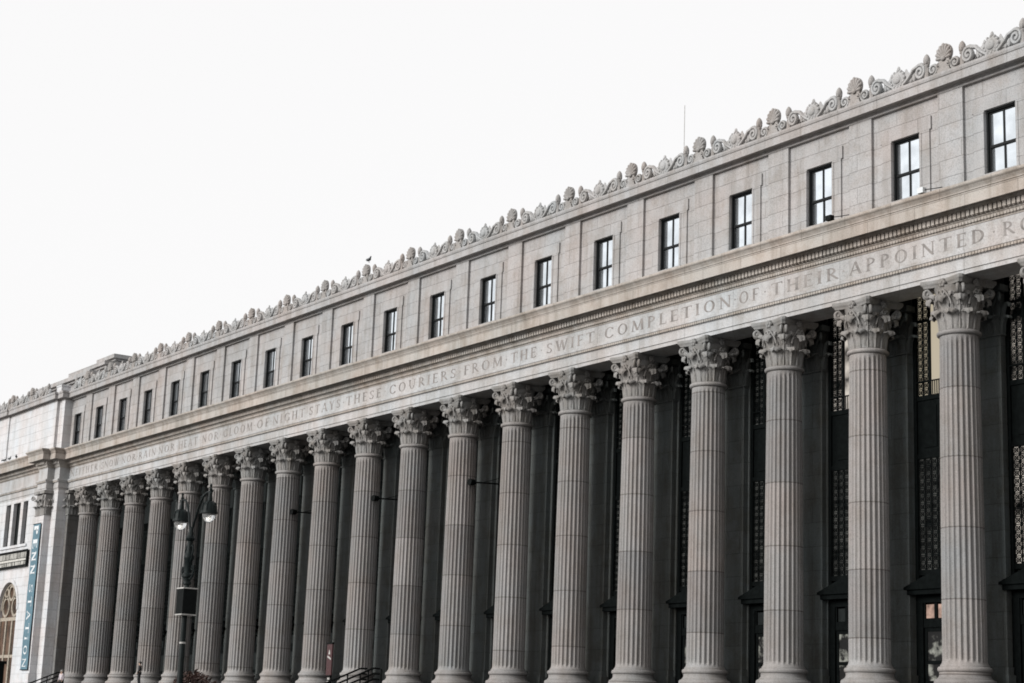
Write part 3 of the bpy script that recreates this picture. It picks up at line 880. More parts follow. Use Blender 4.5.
def crest_unit(x0, x1, y, first=True):
    """from palmette at x0 to palmette at x1"""
    L_ = x1-x0; k = L_/5.1
    if first: link('palmette', CM['palmette'], rail, (x0, y, CRZ))
    link('finial', CM['finial'], rail, (x0+.97*k, y, CRZ)); link('finial', CM['finial'], rail, (x1-.97*k, y, CRZ))
    link('scroll', CM['small_b'], rail, (x0+.60*k, y, CRZ)); link('scroll', CM['small_a'], rail, (x1-.60*k, y, CRZ))
    link('scroll', CM['scroll_a'], rail, (x0+1.52*k, y, CRZ)); link('scroll', CM['scroll_b'], rail, (x1-1.52*k, y, CRZ))
    link('cartouche', CM['cartouche'], rail, ((x0+x1)/2, y, CRZ))
cx_ = [XA(i) for i in range(0, 21)]
cx_[0] = -96.2
for i in range(20): crest_unit(cx_[i], cx_[i+1], CRY, i > 0)
crest_unit(cx_[20], cx_[20]+5.2, CRY)
px = [-114.2, -109.2, -104.2, -99.2]
for a, b in zip(px, px[1:]): crest_unit(a, b, CRY-.75)
mb = MB().box(-98.3, -97.15, PAY-.40, PAY+.4, 23.60, 24.02); mb.box(-98.36, -97.08, PAY-.44, PAY+.46, 24.022, 24.14)
obj('parapet_pedestal', mb, M['pav'], ROOT)
# stepped penthouse behind the left pavilion
def tier(x0, x1, y0, y1, zt, zb=23.45):
    mb = MB(); mb.box(x0+.5, x1-.5, y0+.5, y1, zb, zt-.55); mb.box(x0+.25, x1-.25, y0+.25, y1, zt-.549, zt-.36); mb.box(x0, x1, y0, y1, zt-.359, zt)
    return mb
for a in ((-110.0, -105.7, 6, 15, 29.3), (-113.0, -104.0, 4.5, 15.5, 28.2), (-118, -103.6, 3.0, 16, 27.05)):
    obj('roof_tier', tier(*a), M['attic'], ROOT)

# ------------------------------------------------------------------ end pavilions
def pavilion(flip=None):
    """left pavilion; flip = x of the mirror axis for the right one"""
    fx = (lambda x: x) if flip is None else (lambda x: 2*flip-x)
    def T(mb):
        if flip is not None: mb.v = [(fx(x), y, z) for x, y, z in mb.v]
        return mb
    yw = FY-PAV+.02; c0 = -105.8
    tri = [(-108.6, -107.4, 11.05, 14.75), (-106.72, -104.88, 11.05, 14.75), (-104.2, -103.0, 11.05, 14.75)]
    ra, zs = 2.4, 5.45
    mb = MB().wall(PL, XBR, 8.2, 15.058, yw, tri, .5)
    mb.wall(PL, c0-ra, ZG, 8.2, yw, [], 0); mb.wall(c0+ra, XBR, ZG, 8.2, yw, [], 0)
    n = 20
    for k in range(n):
        a0, a1 = pi-pi*k/n, pi-pi*(k+1)/n
        p0 = (c0+ra*cos(a0), zs+ra*sin(a0)); p1 = (c0+ra*cos(a1), zs+ra*sin(a1))
        mb.poly([(p0[0], yw, p0[1]), (p1[0], yw, p1[1]), (p1[0], yw, 8.2), (p0[0], yw, 8.2)])
        mb.poly([(p0[0], yw, p0[1]), (p0[0], yw+.9, p0[1]), (p1[0], yw+.9, p1[1]), (p1[0], yw, p1[1])])
    for x in (c0-ra, c0+ra): mb.poly([(x, yw, ZG), (x, yw, zs), (x, yw+.9, zs), (x, yw+.9, ZG)])
    mb.poly([(XBR, yw, ZG), (XBR, 3, ZG), (XBR, 3, 15.058), (XBR, yw, 15.058)])
    w = obj('pavilion_wall', T(mb), M['pav'], ROOT)
    # archivolt
    mb = MB()
    for k in range(n):
        a0, a1 = pi-pi*k/n, pi-pi*(k+1)/n; q = []
        for r in (ra+.005, ra+.35): q.append([(c0+r*cos(a), zs+r*sin(a)) for a in (a0, a1)])
        mb.prism([q[0][0], q[0][1], q[1][1], q[1][0]], yw-.06, yw-.002)
    obj('archivolt', T(mb), M['pav'], w)
    # arched window: beige tracery with round lights, warm glass behind
    mb = MB(); yy = yw+.25
    def rng(cx, cz, r, t, m=24):
        for k in range(m):
            a0, a1 = 2*pi*k/m, 2*pi*(k+1)/m
            mb.prism([(cx+r*cos(a0), cz+r*sin(a0)), (cx+r*cos(a1), cz+r*sin(a1)), (cx+(r+t)*cos(a1), cz+(r+t)*sin(a1)), (cx+(r+t)*cos(a0), cz+(r+t)*sin(a0))], yy, yy+.12)
    for cx, cz, r in ((c0-1.15, 5.75, .68), (c0+1.15, 5.75, .68), (c0, 6.95, .5), (c0-1.2, 6.95, .28), (c0+1.2, 6.95, .28)): rng(cx, cz, r, .2)
    mb.box(c0-ra, c0+ra, yy+.01, yy+.13, 4.55, 4.85)
    for x in (-2.35, -.75, .75, 2.35): mb.box(c0+x-.13, c0+x+.13, yy-.01, yy+.14, ZG, 4.55)
    for z in (1.4,): mb.box(c0-ra, c0+ra, yy+.02, yy+.12, z, z+.25)
    for k in range(n):
        a0, a1 = pi-pi*k/n, pi-pi*(k+1)/n
        mb.prism([(c0+r*cos(a), zs+r*sin(a)) for r, a in ((ra-.22, a0), (ra-.22, a1), (ra-.002, a1), (ra-.002, a0))], yy-.02, yy+.15)
    tr = obj('arched_window', T(mb), M['beige'], ROOT)
    mb = MB(); mb.prism([(c0-ra, ZG), (c0+ra, ZG), (c0+ra, zs)]+[(c0+ra*cos(pi*k/16), zs+ra*sin(pi*k/16)) for k in range(1, 16)]+[(c0-ra, zs)], yy+.2, yy+.24)
    obj('pane', T(mb), M['lit_arch'], tr)
    for a, b, c, d in tri:
        mb = MB(); y = yw+.32
        mb.box(a, a+.1, y, y+.12, c, d); mb.box(b-.1, b, y, y+.12, c, d); mb.box(a+.1, b-.1, y, y+.12, c, c+.1); mb.box(a+.1, b-.1, y, y+.12, d-.1, d)
        mb.box(a+.1, b-.1, y+.01, y+.11, 12.9, 13.0); mb.box((a+b)/2-.04, (a+b)/2+.04, y+.02, y+.1, c+.1, 12.9); mb.box((a+b)/2-.04, (a+b)/2+.04, y+.02, y+.1, 13.0, d-.1)
        f = obj('pavilion_window', T(mb), M['sash'], ROOT)
        mb = MB().box(a+.05, b-.05, y+.05, y+.06, c+.05, d-.05); obj('pane', T(mb), M['glass_dark'], f)
    mb = MB(); mb.box(-109.2, -102.4, yw-.12, yw-.002, 10.80, 11.0); obj('window_sill', T(mb), M['pav'], ROOT)
    # giant pilasters with capitals
    for a, b in ((-114.5, -112.45), (AL, AR_)):
        cx, hw = (a+b)/2, (b-a)/2; y0, y1 = FY-PAV-RES+.03, yw-.002
        mb = MB().box(a, b, y0, y1, ZG, 13.0); mb.box(a-.1, b+.1, y0-.1, y1, ZB-.2, 0)
        p = obj('pavilion_pilaster', T(mb), M['pav'], ROOT)
        mb = pilcap_mesh(hw, y0, y1); mb.move((cx, 0, 0)); obj('capital', T(mb), M['carved'], p, smooth=40)
pavilion()
pavilion((XBR+XE)/2)
# building body behind the facade
mb = MB(); mb.box(PL, XRE, 4.2, 30, ZG, 23.1); mb.box(PL, XBR-.02, -1.0+.1, 4.19, 15.1, 18.3)
obj('rear_block', mb, M['pav'], ROOT)
mb = MB(); mb.poly([(PL, -1.6, ZG), (PL, 4.2, ZG), (PL, 4.2, 15.0), (PL, -1.6, 15.0)]); mb.poly([(XRE, -1.6, ZG), (XRE, 4.2, ZG), (XRE, 4.2, 15.0), (XRE, -1.6, 15.0)])
obj('end_wall', mb, M['pav'], ROOT)

# steps and portico floor
mb = MB(); n = 25; rise, tread = (ZB-ZG)/n, .34
prof = [(WY+.5, ZG)]; y = -3.8
prof2 = [(WY+.6, ZB)]
pts = [(WY+.6, ZG-.1), (WY+.6, ZB), (-3.8, ZB)]; z = ZB; y = -3.8
for k in range(n):
    z -= rise; pts.append((y, z)); y -= tread; pts.append((y, z))
pts.append((y, ZG-.1))
st = len(mb.v); m = len(pts)
for x in (XBR+.01, XE-.01): mb.v += [(x, p[0], p[1]) for p in pts]
for k in range(m):
    k2 = (k+1) % m; mb.f.append((k, k2, m+k2, m+k))
mb.f.append(tuple(range(m))); mb.f.append(tuple(reversed(range(m, 2*m))))
obj('front_steps', mb, M['paving'], ROOT)
for xa, xb in ((XBR-2.2, XBR), (XE, XE+2.2)):
    obj('step_cheek', MB().box(xa, xb, -12.6, FY-PAV-.9, ZG-.1, -1.9), M['pav'], ROOT)

# ------------------------------------------------------------------ ground, street
G = tag(obj('ground', MB().box(-900, 900, -900, 900, ZG-.6, ZG-.134), M['asphalt']), kind='structure')
tag(obj('road', MB().box(-400, 300, -47, -27, ZG-.13, ZG-.126), M['asphalt']), kind='structure')
mb = MB(); mb.box(-400, 300, -27, 60, ZG-.13, ZG-.004); tag(obj('pavement', mb, M['pave']), kind='structure')
mb = MB(); mb.box(-400, 300, -57.9, -47, ZG-.13, ZG-.004); tag(obj('far_pavement', mb, M['pave']), kind='structure')
mb = MB()
for k in range(60): mb.box(-200+k*6, -197+k*6, -37.06, -36.94, ZG-.125, ZG-.122)
tag(obj('road_marking', mb, M['white']), kind='structure')

# ------------------------------------------------------------------ banner
BX0, BX1, BY = -99.05, -97.38, FY-PAV-RES-.06
bn = thing('banner', (-98.2, BY, .3), 'tall blue vertical banner with white lettering hung on the corner pilaster', 'banner')
mb = MB()
mb.grid(lambda u, v: (BX0+(BX1-BX0)*u, BY-.05+.012*sin(v*21)+.01*cos(u*5), .28+12.05*v), 6, 40)
mb.grid(lambda u, v: (BX0+(BX1-BX0)*u, BY-.03+.012*sin(v*21)+.01*cos(u*5), .28+12.05*v), 6, 40)
obj('cloth', mb, M['bannerblue'], bn)
mb = MB()
for z in (.30, 12.32): mb.tube([(BX0-.06, BY-.04, z), (BX1+.06, BY-.04, z)], .035, 8)
obj('batten', mb, M['iron'], bn)
mb = MB()
for c, zc, hgt, bold in (('P', 11.77, 1.0, 1.5), ('E', 10.65, 1.0, 1.5), ('N', 9.6, 1.0, 1.5), ('N', 8.5, 1.0, 1.5), ('S', 6.95, .86, .9), ('T', 5.85, .86, .9), ('A', 4.75, .86, .9), ('T', 3.68, .86, .9), ('I', 2.85, .86, .9), ('O', 1.9, .86, .9), ('N', .85, .86, .9)):
    adv, stt = glyph(c); w = .80 if adv > .5 else adv; k = w/adv
    # turned a quarter clockwise: letter's up points to +x, its reading direction points down
    put_polys(mb, strokes_to_polys(stt, bold), lambda u, v, d: ((BX0+BX1)/2-hgt*.5+v*hgt, BY-.066-d, zc+w*.5-u*k), .004)
obj('lettering', mb, M['white'], bn)

# ------------------------------------------------------------------ sign panel over the arch
sx0, sx1, sy = -110.1, -101.5, FY-PAV-.12
sg = thing('wall_sign', (-105.8, sy, 9.1), 'wide dark framed sign with two rows of pale strokes fixed above the arched window', 'sign')
mb = MB(); mb.box(sx0, sx1, sy, sy+.10, 9.1, 10.4); obj('sign_board', mb, M['iron'], sg)
mb = MB()
for a, b, c, d in ((sx0-.05, sx1+.05, 9.02, 9.14), (sx0-.05, sx1+.05, 10.36, 10.48), (sx0-.05, sx0+.1, 9.141, 10.359), (sx1-.22, sx1+.05, 9.141, 10.359)): mb.box(a, b, sy-.08, sy-.002, c, d)
obj('sign_frame', mb, M['iron'], sg)
mb = MB(); random.seed(3); x = sx0+.25
while x < sx1-.5:
    w = random.choice((.10, .13, .22)); mb.box(x, x+w, sy-.03, sy-.001, 9.80, 10.27); x += w+random.choice((.12, .16, .2))
x = sx0+.25
while x < sx1-.5:
    w = random.choice((.12, .2, .3)); mb.box(x, x+w, sy-.03, sy-.001, 9.22, 9.50); x += w+random.choice((.1, .16, .24))
mb.box(sx0+.15, sx1-.3, sy-.035, sy-.001, 9.56, 9.74)
obj('sign_stroke', mb, M['stroke'], sg).name = 'sign_lettering'

# ------------------------------------------------------------------ street lamp with two arms
LX, LY = -14.05, -26.0; LZ0 = ZG
lp = thing('street_lamp', (LX, LY, LZ0), 'tall dark green cast iron street lamp with two curved arms and a square dark box', 'street lamp')
mb = MB()
mb.lathe([(.36, LZ0), (.36, LZ0+.25), (.28, LZ0+.4), (.24, LZ0+1.0), (.20, LZ0+1.15), (.115, LZ0+1.4), (.10, .5), (.095, 1.7), (.15, 1.74), (.15, 1.80), (.11, 1.86), (.13, 1.95), (.20, 2.0), (.20, 2.08), (.14, 2.14), (.15, 2.6), (.19, 2.66), (.19, 2.76), (.13, 2.84), (.11, 2.95), (.10, 3.3), (.16, 3.36), (.17, 3.42), (.12, 3.5), (.10, 3.62), (.06, 3.75), (.02, 3.85)], LX, LY, 16)
for sgn in (-1, 1):
    mb.tube([(LX+sgn*p[0], LY, p[1]) for p in ((.10, 1.95), (.26, 1.92), (.42, 2.02), (.50, 2.2), (.46, 2.38), (.35, 2.38), (.33, 2.27), (.39, 2.22))], .042, 7)
    mb.tube([(LX+sgn*p[0], LY, p[1]) for p in ((.10, 2.5), (.24, 2.7), (.33, 2.95), (.26, 3.15), (.12, 3.1))], .036, 7)
obj('pole', mb, M['lampgreen'], lp, smooth=40)
arm_dir = Vector((1, -.12, 0)).normalized()
for sgn, L_ in ((-1, 1.38), (1, 2.0)):
    d = arm_dir*sgn; c0 = Vector((LX, LY, 3.42))
    top = 4.85; pts = []
    ctrl = [(0.08, 3.35), (.14, 3.75), (L_*.26, 4.25), (L_*.45, 4.66), (L_*.68, 4.92), (L_-.16, 4.97), (L_, 4.86)]
    mb = MB(); P_ = []
    for k in range(len(ctrl)-1):
        for q in range(4):
            t = q/4; a, b = ctrl[k], ctrl[k+1]; P_.append((a[0]+(b[0]-a[0])*t, a[1]+(b[1]-a[1])*t))
    P_.append(ctrl[-1])
    for _ in range(2): P_ = [P_[0]]+[tuple((P_[i-1][j]+2*P_[i][j]+P_[i+1][j])/4 for j in (0, 1)) for i in range(1, len(P_)-1)]+[P_[-1]]
    mb.tube([Vector((LX, LY, z))+d*r for r, z in P_], .042, 8)
    e = Vector((LX, LY, 0))+d*L_
    mb.tube([Vector((e.x, e.y, 4.86)), Vector((e.x, e.y, 4.86))+d*.16+Vector((0, 0, .03)), Vector((e.x, e.y, 4.98))+d*.26], .03, 6)
    a_ = obj('arm', mb, M['lampgreen'], lp, smooth=40)
    mb = MB(); x, y = e.x, e.y
    mb.lathe([(.02, 5.24), (.05, 5.18), (.03, 5.10), (.06, 5.04), (.04, 4.96), (.07, 4.90), (.07, 4.80), (.09, 4.72), (.09, 4.60), (.16, 4.565), (.225, 4.50), (.262, 4.40), (.272, 4.28), (.30, 4.22), (.30, 4.15), (.24, 4.13)], x, y, 20)
    for q in range(8):
        an = 2*pi*q/8; mb.tube([(x+r_*cos(an), y+r_*sin(an), z_) for r_, z_ in ((.10, 4.60), (.235, 4.51), (.272, 4.40), (.285, 4.24))], .018, 5)
    hd = obj('lamp_head', mb, M['lampgreen'], lp, smooth=40)
    mb = MB().lathe([(.238, 4.128), (.23, 4.03), (.19, 3.94), (.13, 3.87), (.05, 3.82), (.01, 3.815)], x, y, 20, cap=False); obj('globe', mb, M['globe'], hd, smooth=60)
    mb = MB().ell((x, y, 3.96), (.085, .085, .075), 12, 8); obj('bulb', mb, M['bulb'], hd, smooth=60)
mb = MB(); mb.box(LX-.16, LX+.42, LY-.30, LY+.24, .64, 1.54)
b_ = obj('control_box', mb, M['iron'], lp)
mb = MB(); mb.box(LX-.18, LX+.44, LY-.32, LY+.26, 1.542, 1.59); mb.box(LX-.18, LX+.44, LY-.32, LY+.26, .59, .638); obj('box_edge', mb, M['edge'], b_)
mb = MB().lathe([(.13, -.42), (.13, -.36), (.105, -.355)], LX, LY, 14); obj('pole_band', mb, M['edge'], lp)

# ------------------------------------------------------------------ red pylon sign on the landing
rx, ry = -44.93, -3.0
rs = thing('pylon_sign', (rx, ry, ZB), 'slim dark red sign with a white emblem standing between two columns', 'sign')
obj('sign_post', MB().box(rx-.06, rx+.06, ry+.02, ry+.14, ZB, 1.42), M['iron'], rs)
pb = obj('sign_panel', MB().box(rx-.30, rx+.30, ry-.06, ry+.018, -.36, 1.40), M['red'], rs)
obj('panel_cap', MB().box(rx-.33, rx+.33, ry-.09, ry+.05, 1.402, 1.50), M['iron'], rs)
mb = MB()
mb.prism([(rx-.10, .82), (rx+.10, .82), (rx+.04, 1.05), (rx-.03, 1.08)], ry-.068, ry-.062)
mb.prism([(rx-.22, .66), (rx+.20, .50), (rx+.22, .60), (rx-.18, .76)], ry-.068, ry-.062)
obj('emblem', mb, M['edge'], pb)
mb = MB(); mb.box(rx-.12, rx+.12, ry-.05, ry+.01, -.62, -.50); mb.box(rx-.16, rx+.16, ry-.05, ry+.01, -.75, -.70); obj('base_plate', mb, M['edge'], rs)

# ------------------------------------------------------------------ stair handrails
def handrail(x, label, ytop=-3.4, ybot=-12.3, n=8):
    h = thing('stair_handrail', (x, -3.8, ZB), label, 'handrail', 'black metal handrails on the front steps')
    slope = rise/tread
    def zz(y): return ZB+.0+(y+3.8)*slope if y < -3.8 else ZB
    for nm, dz in (('top_rail', .95), ('middle_rail', .66), ('lower_rail', .36)):
        mb = MB(); mb.tube([(x, ytop, ZB+dz), (x, -3.8, ZB+dz), (x, ybot, zz(ybot)+dz)], .052, 8); obj(nm, mb, M['iron'], h, smooth=40)
    for k in range(n):
        y = ytop+.1+(ybot-ytop-.2)*k/(n-1); mb = MB().box(x-.03, x+.03, y-.03, y+.03, zz(y)-.02, zz(y)+.93); obj('post', mb, M['iron'], h)
handrail(-86.4, 'black stair handrail in front of the leftmost column')
handrail(-39.9, 'black stair handrail just right of the red sign, the left one of two')
handrail(-38.5, 'black stair handrail further right of the red sign, in front of a column base')

# ------------------------------------------------------------------ people on the steps
def skin(name, verts, edges, radii, mat, parent, root=0, sub=2):
    me = bpy.data.meshes.new(name); me.from_pydata(verts, edges, [])
    o = bpy.data.objects.new(name, me); COL.objects.link(o); o.parent = parent
    me.materials.append(mat)
    mo = o.modifiers.new('skin', 'SKIN'); mo.use_smooth_shade = True
    me.skin_vertices[0].data.foreach_set('radius', [x for r in radii for x in (r, r*.85)])
    for k, d in enumerate(me.skin_vertices[0].data): d.use_root = (k == root)
    s = o.modifiers.new('sub', 'SUBSURF'); s.levels = sub; s.render_levels = sub
    return o
def person(x, y, z, rz, label, top, legs, skinc, hairc, H=1.66, hat=False):
    p = thing('person', (x, y, z), label, 'person', None); p.rotation_euler = (0, 0, rz)
    k = H/1.7
    J = dict(pelvis=(0,0,.92), waist=(0,.01,1.08), chest=(0,.02,1.28), neck=(0,.01,1.44), head=(0,-.02,1.54), crown=(0,-.01,1.66),
             lsh=(.17,.02,1.39), lel=(.235,.03,1.11), lwr=(.22,-.09,.90), lha=(.215,-.12,.82), rsh=(-.17,.02,1.39), rel=(-.235,.03,1.11), rwr=(-.22,-.09,.90), rha=(-.215,-.12,.82),
             lhp=(.09,0,.88), lkn=(.10,-.03,.49), lan=(.10,.02,.09), lto=(.11,-.13,.04), rhp=(-.09,0,.88), rkn=(-.10,.02,.49), ran=(-.11,.08,.09), rto=(-.12,-.07,.04))
    rad = dict(pelvis=.125, waist=.12, chest=.135, neck=.055, head=.088, crown=.075, lsh=.065, lel=.045, lwr=.032, lha=.035, rsh=.065, rel=.045, rwr=.032, rha=.035, lhp=.085, lkn=.058, lan=.042, lto=.032, rhp=.085, rkn=.058, ran=.042, rto=.032)
    E = [('pelvis','waist'),('waist','chest'),('chest','neck'),('neck','head'),('head','crown'),('chest','lsh'),('lsh','lel'),('lel','lwr'),('lwr','lha'),('chest','rsh'),('rsh','rel'),('rel','rwr'),('rwr','rha'),('pelvis','lhp'),('lhp','lkn'),('lkn','lan'),('lan','lto'),('pelvis','rhp'),('rhp','rkn'),('rkn','ran'),('ran','rto')]
    def part(name, keys, grow, mat, over=None):
        ks = list(keys); V = [tuple(c*k for c in J[q]) for q in ks]; ed = [(ks.index(a), ks.index(b)) for a, b in E if a in ks and b in ks]
        return skin(name, V, ed, [(rad[q]+grow)*k for q in ks], mat, p)
    part('body', J.keys(), 0, skinc)
    part('coat', ('pelvis', 'waist', 'chest', 'lsh', 'lel', 'lwr', 'rsh', 'rel', 'rwr'), .022, top)
    part('trousers', ('pelvis', 'lhp', 'lkn', 'lan', 'rhp', 'rkn', 'ran'), .016, legs)
    hb = MB().ell((0, .015*k, 1.625*k), (.098*k, .112*k, .105*k), 14, 9); h = obj('hair', hb, hairc, None, smooth=60); h.parent = p; h.location = (0, 0, 0)
    nb = MB(); nb.ell((0, -.115*k, 1.56*k), (.014, .022, .02), 6, 5)
    for sx in (-1, 1): nb.ell((sx*.034*k, -.098*k, 1.59*k), (.013, .008, .008), 6, 5); nb.ell((sx*.088*k, -.01, 1.57*k), (.014, .025, .032), 6, 5)
    nb.ell((0, -.102*k, 1.52*k), (.024, .008, .007), 6, 5)
    f = obj('face', nb, skinc, None, smooth=60); f.parent = p; f.location = (0, 0, 0)
    return p
M['skinL'] = simple('skin', (.42, .28, .21), .6); M['hairG'] = simple('grey_hair', (.22, .21, .20), .8); M['hairD'] = simple('dark_hair', (.012, .011, .01), .7)
M['coatG'] = simple('pale_coat', (.40, .36, .38), .9); M['coatB'] = simple('black_coat', (.012, .012, .013), .8); M['trou'] = simple('dark_trousers', (.015, .016, .018), .8)
person(-82.6, -4.9, ZB-.60, R(20), 'person in a pale grey coat by the handrail in front of the leftmost column', M['coatG'], M['trou'], M['skinL'], M['hairG'], 1.66)
person(-72.1, -3.2, ZB, R(-35), 'person dressed in black standing in front of a column at the top of the steps', M['coatB'], M['trou'], M['skinL'], M['hairD'], 1.66)

# ------------------------------------------------------------------ birds
def bird(x, y, z, rz, s, label, mat, group=None, name='pigeon', cat='bird', tail_up=False):
    b = thing(name, (x, y, z), label, cat, group); b.rotation_euler = (0, 0, rz)
    sp = [(-.24, .10+(.06 if tail_up else -.02), .012), (-.15, .12, .03), (-.06, .13, .058), (.03, .15, .062), (.09, .185, .042), (.12, .225, .032), (.145, .24, .028), (.17, .235, .010), (.19, .228, .004)]
    mb = MB(); mb.tube([(a*s, 0, c*s) for a, c, _ in sp], [r*s for *_, r in sp], 9); o = obj('body', mb, mat, None, smooth=60); o.parent = b; o.location = (0, 0, 0)
    for sg_ in (-1, 1):
        mb = MB().ell((-.05*s, sg_*.055*s, .14*s), (.13*s, .018*s, .045*s), 8, 6); w = obj('wing', mb, mat, None, smooth=60); w.parent = b; w.location = (0, 0, 0)
    mb = MB()
    for sg_ in (-1, 1): mb.tube([(0, sg_*.02*s, .10*s), (.01*s, sg_*.02*s, .0)], .007*s, 5)
    o = obj('legs', mb, M['iron'], None); o.parent = b; o.location = (0, 0, 0); o.name = 'leg'
M['feather'] = simple('grey_feather', (.07, .075, .08), .7)
bird(-46.45, CRY-.02, 24.86, R(0), 1.5, 'dark bird perched on top of a roof palmette', M['feather'], None, 'bird', 'bird', True)
yc = FY-PAV-.93
for x, z, l in ((-107.6, 18.43, 'leftmost of three pigeons on the left cornice'), (-106.2, 18.43, 'middle one of three pigeons on the left cornice'), (-104.5, 18.43, 'rightmost of three pigeons on the left cornice')):
    bird(x, yc, z, R(random.uniform(-60, 60)), 1.4, l, M['feather'], 'pigeons on the cornice')

# ------------------------------------------------------------------ roof mast
t = thing('antenna', (-19.8, 2, 23.45), 'thin upright antenna mast on the roof behind the crest', 'antenna')
mb = MB(); mb.tube([(-19.85, 2, 23.45), (-19.85, 2, 28.45)], [.018]*2, 6); obj('mast', mb, M['edge'], t)
mb = MB().lathe([(.15, 23.45), (.15, 23.55), (.05, 23.6), (.04, 23.9)], -19.85, 2, 10); obj('base', mb, M['edge'], t)

# ------------------------------------------------------------------ floodlights
def flood(x, z, label):
    f = thing('floodlight', (x, 1.7, z), label, 'floodlight', 'black floodlights on arms between the columns')
    mb = MB(); mb.tube([(x+.25, 1.72, z+.02), (x+.15, .9, z), (x, .15, z-.02)], .045, 8); mb.tube([(x+.25, 1.72, z+.35), (x+.1, .7, z+.02)], .02, 6); obj('arm', mb, M['iron'], f)
    mb = MB(); mb.lathe([(.10, -.20), (.17, -.16), (.20, .14), (.21, .18), (.18, .185)], 0, 0, 12)
    mb.v = [(x+a, .05-c, z+b*.9-.02) for a, b, c in mb.v]; obj('head', mb, M['iron'], f)
for i, l in ((12, 'black floodlight on a horizontal arm, nearest of three between the columns'), (10, 'black floodlight on a horizontal arm, middle one of three between the columns'), (8, 'black floodlight on a horizontal arm, farthest of three between the columns')):
    flood(XC(i)+1.0, 10.3, l)
def cflood(x, label, mat):
    f = thing('cornice_light', (x, -1.66, 18.45), label, 'floodlight')
    mb = MB().box(x-.16, x+.14, -1.78, -1.56, 18.50, 18.72); obj('housing', mb, mat, f)
    mb = MB(); mb.tube([(x, -1.66, 18.45), (x, -1.66, 18.55)], .03, 6); mb.tube([(x+.14, -1.66, 18.62), (x+.45, -1.4, 18.66), (x+.55, -1.1, 18.75)], .018, 6); obj('bracket', mb, M['iron'], f)
cflood(-.53, 'small white floodlight on the cornice under the second window from the right', M['white'])
cflood(-5.7, 'small black floodlight on the cornice under the third window from the right', M['iron'])

# ------------------------------------------------------------------ shrub by the lamp, dark kiosk at the left edge
M['leaf'] = simple('brown_leaf', (.045, .022, .016), .7, var=.5, scale=5)
sx_, sy_ = -14.6, -25.2
t = thing('planter_shrub', (sx_, sy_, ZG), 'rounded dark reddish brown shrub in a tub at the foot of the street lamp', 'shrub')
obj('tub', MB().lathe([(.55, ZG), (.7, ZG+.7), (.72, ZG+.75), (.6, ZG+.76)], sx_, sy_, 20), M['iron'], t)
mb = MB(); random.seed(11)
mb2 = MB().tube([(sx_, sy_, ZG+.7), (sx_, sy_, ZG+1.6), (sx_+.05, sy_, ZG+2.4)], [.07, .06, .02], 7)
for k in range(3200):
    while True:
        a = Vector((random.uniform(-1, 1), random.uniform(-1, 1), random.uniform(-1, 1)))
        if .35 < a.length < 1: break
    bump = 1+.10*sin(5*math.atan2(a.y, a.x)+2*a.z)
    p = Vector((sx_, sy_, -2.35))+Vector((a.x*.92*bump, a.y*.92*bump, a.z*.95*bump))
    n_ = Vector((random.gauss(0, 1), random.gauss(0, 1), random.gauss(.4, 1))).normalized(); u = n_.orthogonal().normalized(); w = n_.cross(u); s_ = random.uniform(.045, .09)
    mb.poly([p+u*s_*1.5, p+w*s_*.7, p-u*s_*1.5, p-w*s_*.7])
obj('crown', mb, M['leaf'], t); obj('stem', mb2, M['iron'], t)

kx, ky = -65.4, -16.0
t = thing('kiosk', (kx-1.2, ky, ZG), 'dark metal street kiosk cut off by the left edge of the photo', 'kiosk')
obj('cabin', MB().box(kx-2.4, kx, ky-.9, ky+.9, ZG+.12, -.15), M['iron'], t)
obj('plinth', MB().box(kx-2.45, kx+.05, ky-.95, ky+.95, ZG-.01, ZG+.119), M['iron'], t)
mb = MB().box(kx-2.55, kx+.06, ky-1.0, ky+1.0, -.149, .02); obj('roof', mb, M['iron'], t)

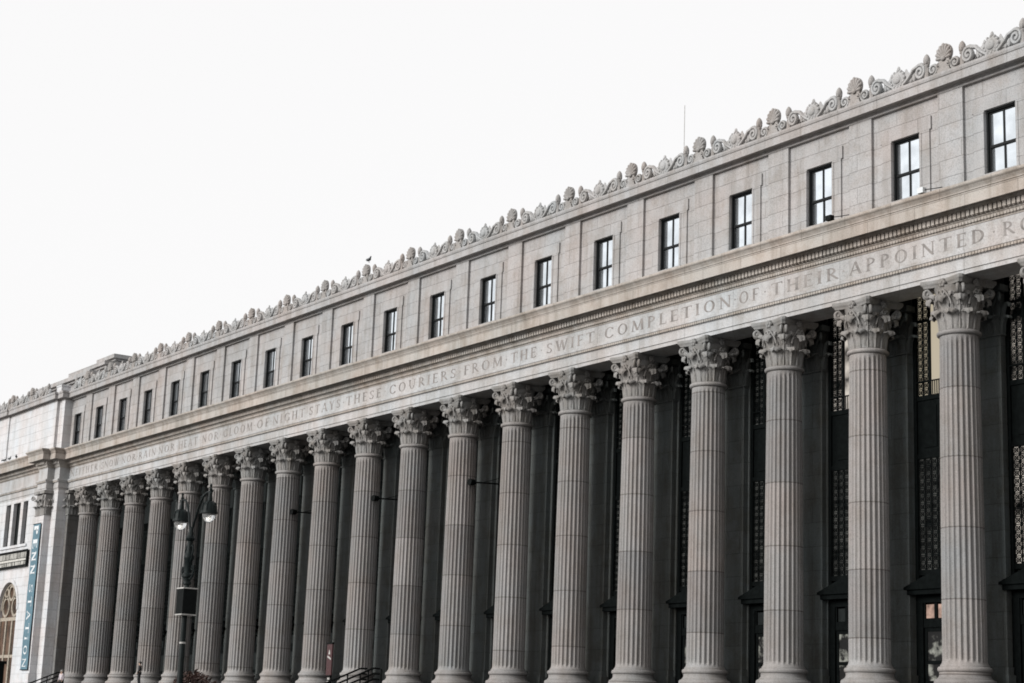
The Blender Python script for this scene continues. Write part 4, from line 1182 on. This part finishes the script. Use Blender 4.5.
# ------------------------------------------------------------------ sky, sun, camera
w = bpy.data.worlds.new('World'); sc.world = w; w.use_nodes = True
nt = w.node_tree; bg = nt.nodes['Background']
SUN_EL, SUN_AZ = 20, 186          # azimuth measured clockwise from +Y: light comes from the left and the street side
sky = nt.nodes.new('ShaderNodeTexSky'); sky.sky_type = 'NISHITA'; sky.sun_disc = False
sky.sun_elevation = R(SUN_EL); sky.sun_rotation = R(SUN_AZ); sky.air_density = 1.0; sky.dust_density = 4.0; sky.ozone_density = 1.0; sky.altitude = 0
hs = nt.nodes.new('ShaderNodeHueSaturation'); hs.inputs['Saturation'].default_value = .25
nt.links.new(sky.outputs[0], hs.inputs['Color']); cl = mixc(nt, 'MIX', .9, hs.outputs[0], (4.78, 4.74, 4.74))      # thin even cloud over the clear sky
nt.links.new(cl, bg.inputs['Color']); bg.inputs['Strength'].default_value = .08
sl = bpy.data.lights.new('sun', 'SUN'); sl.energy = 1.5; sl.angle = R(26); sl.color = (1, .985, .965)
so = bpy.data.objects.new('sun', sl); COL.objects.link(so)
d = Vector((sin(R(SUN_AZ))*cos(R(SUN_EL)), cos(R(SUN_AZ))*cos(R(SUN_EL)), sin(R(SUN_EL))))
so.rotation_euler = d.to_track_quat('Z', 'Y').to_euler(); so.location = d*80

cam = bpy.data.cameras.new('camera'); co = bpy.data.objects.new('camera', cam); COL.objects.link(co)
cam.sensor_width = 36; cam.lens = 62.2913; cam.clip_end = 3000; cam.clip_start = .5
r = Vector((0.5663794315130267, 0.8233410951761366, 0.03638379519979816)); u = Vector((0.15600269164173516, -0.15045489210310029, 0.9762307543008356)); f = Vector((-0.8092450183717627, 0.5472410496631304, 0.21365798324443902))
mw = Matrix((r, u, -f)).transposed().to_4x4(); mw.translation = Vector((46.5987, -53.0536, -3.0197)); co.matrix_world = mw
sc.camera = co
sc.view_settings.view_transform = 'Standard'; sc.view_settings.look = 'None'; sc.view_settings.exposure = 1.4; sc.view_settings.gamma = 1
sc.render.engine = 'CYCLES'; sc.cycles.use_denoising = True; sc.cycles.max_bounces = 6; sc.cycles.filter_width = 1.8
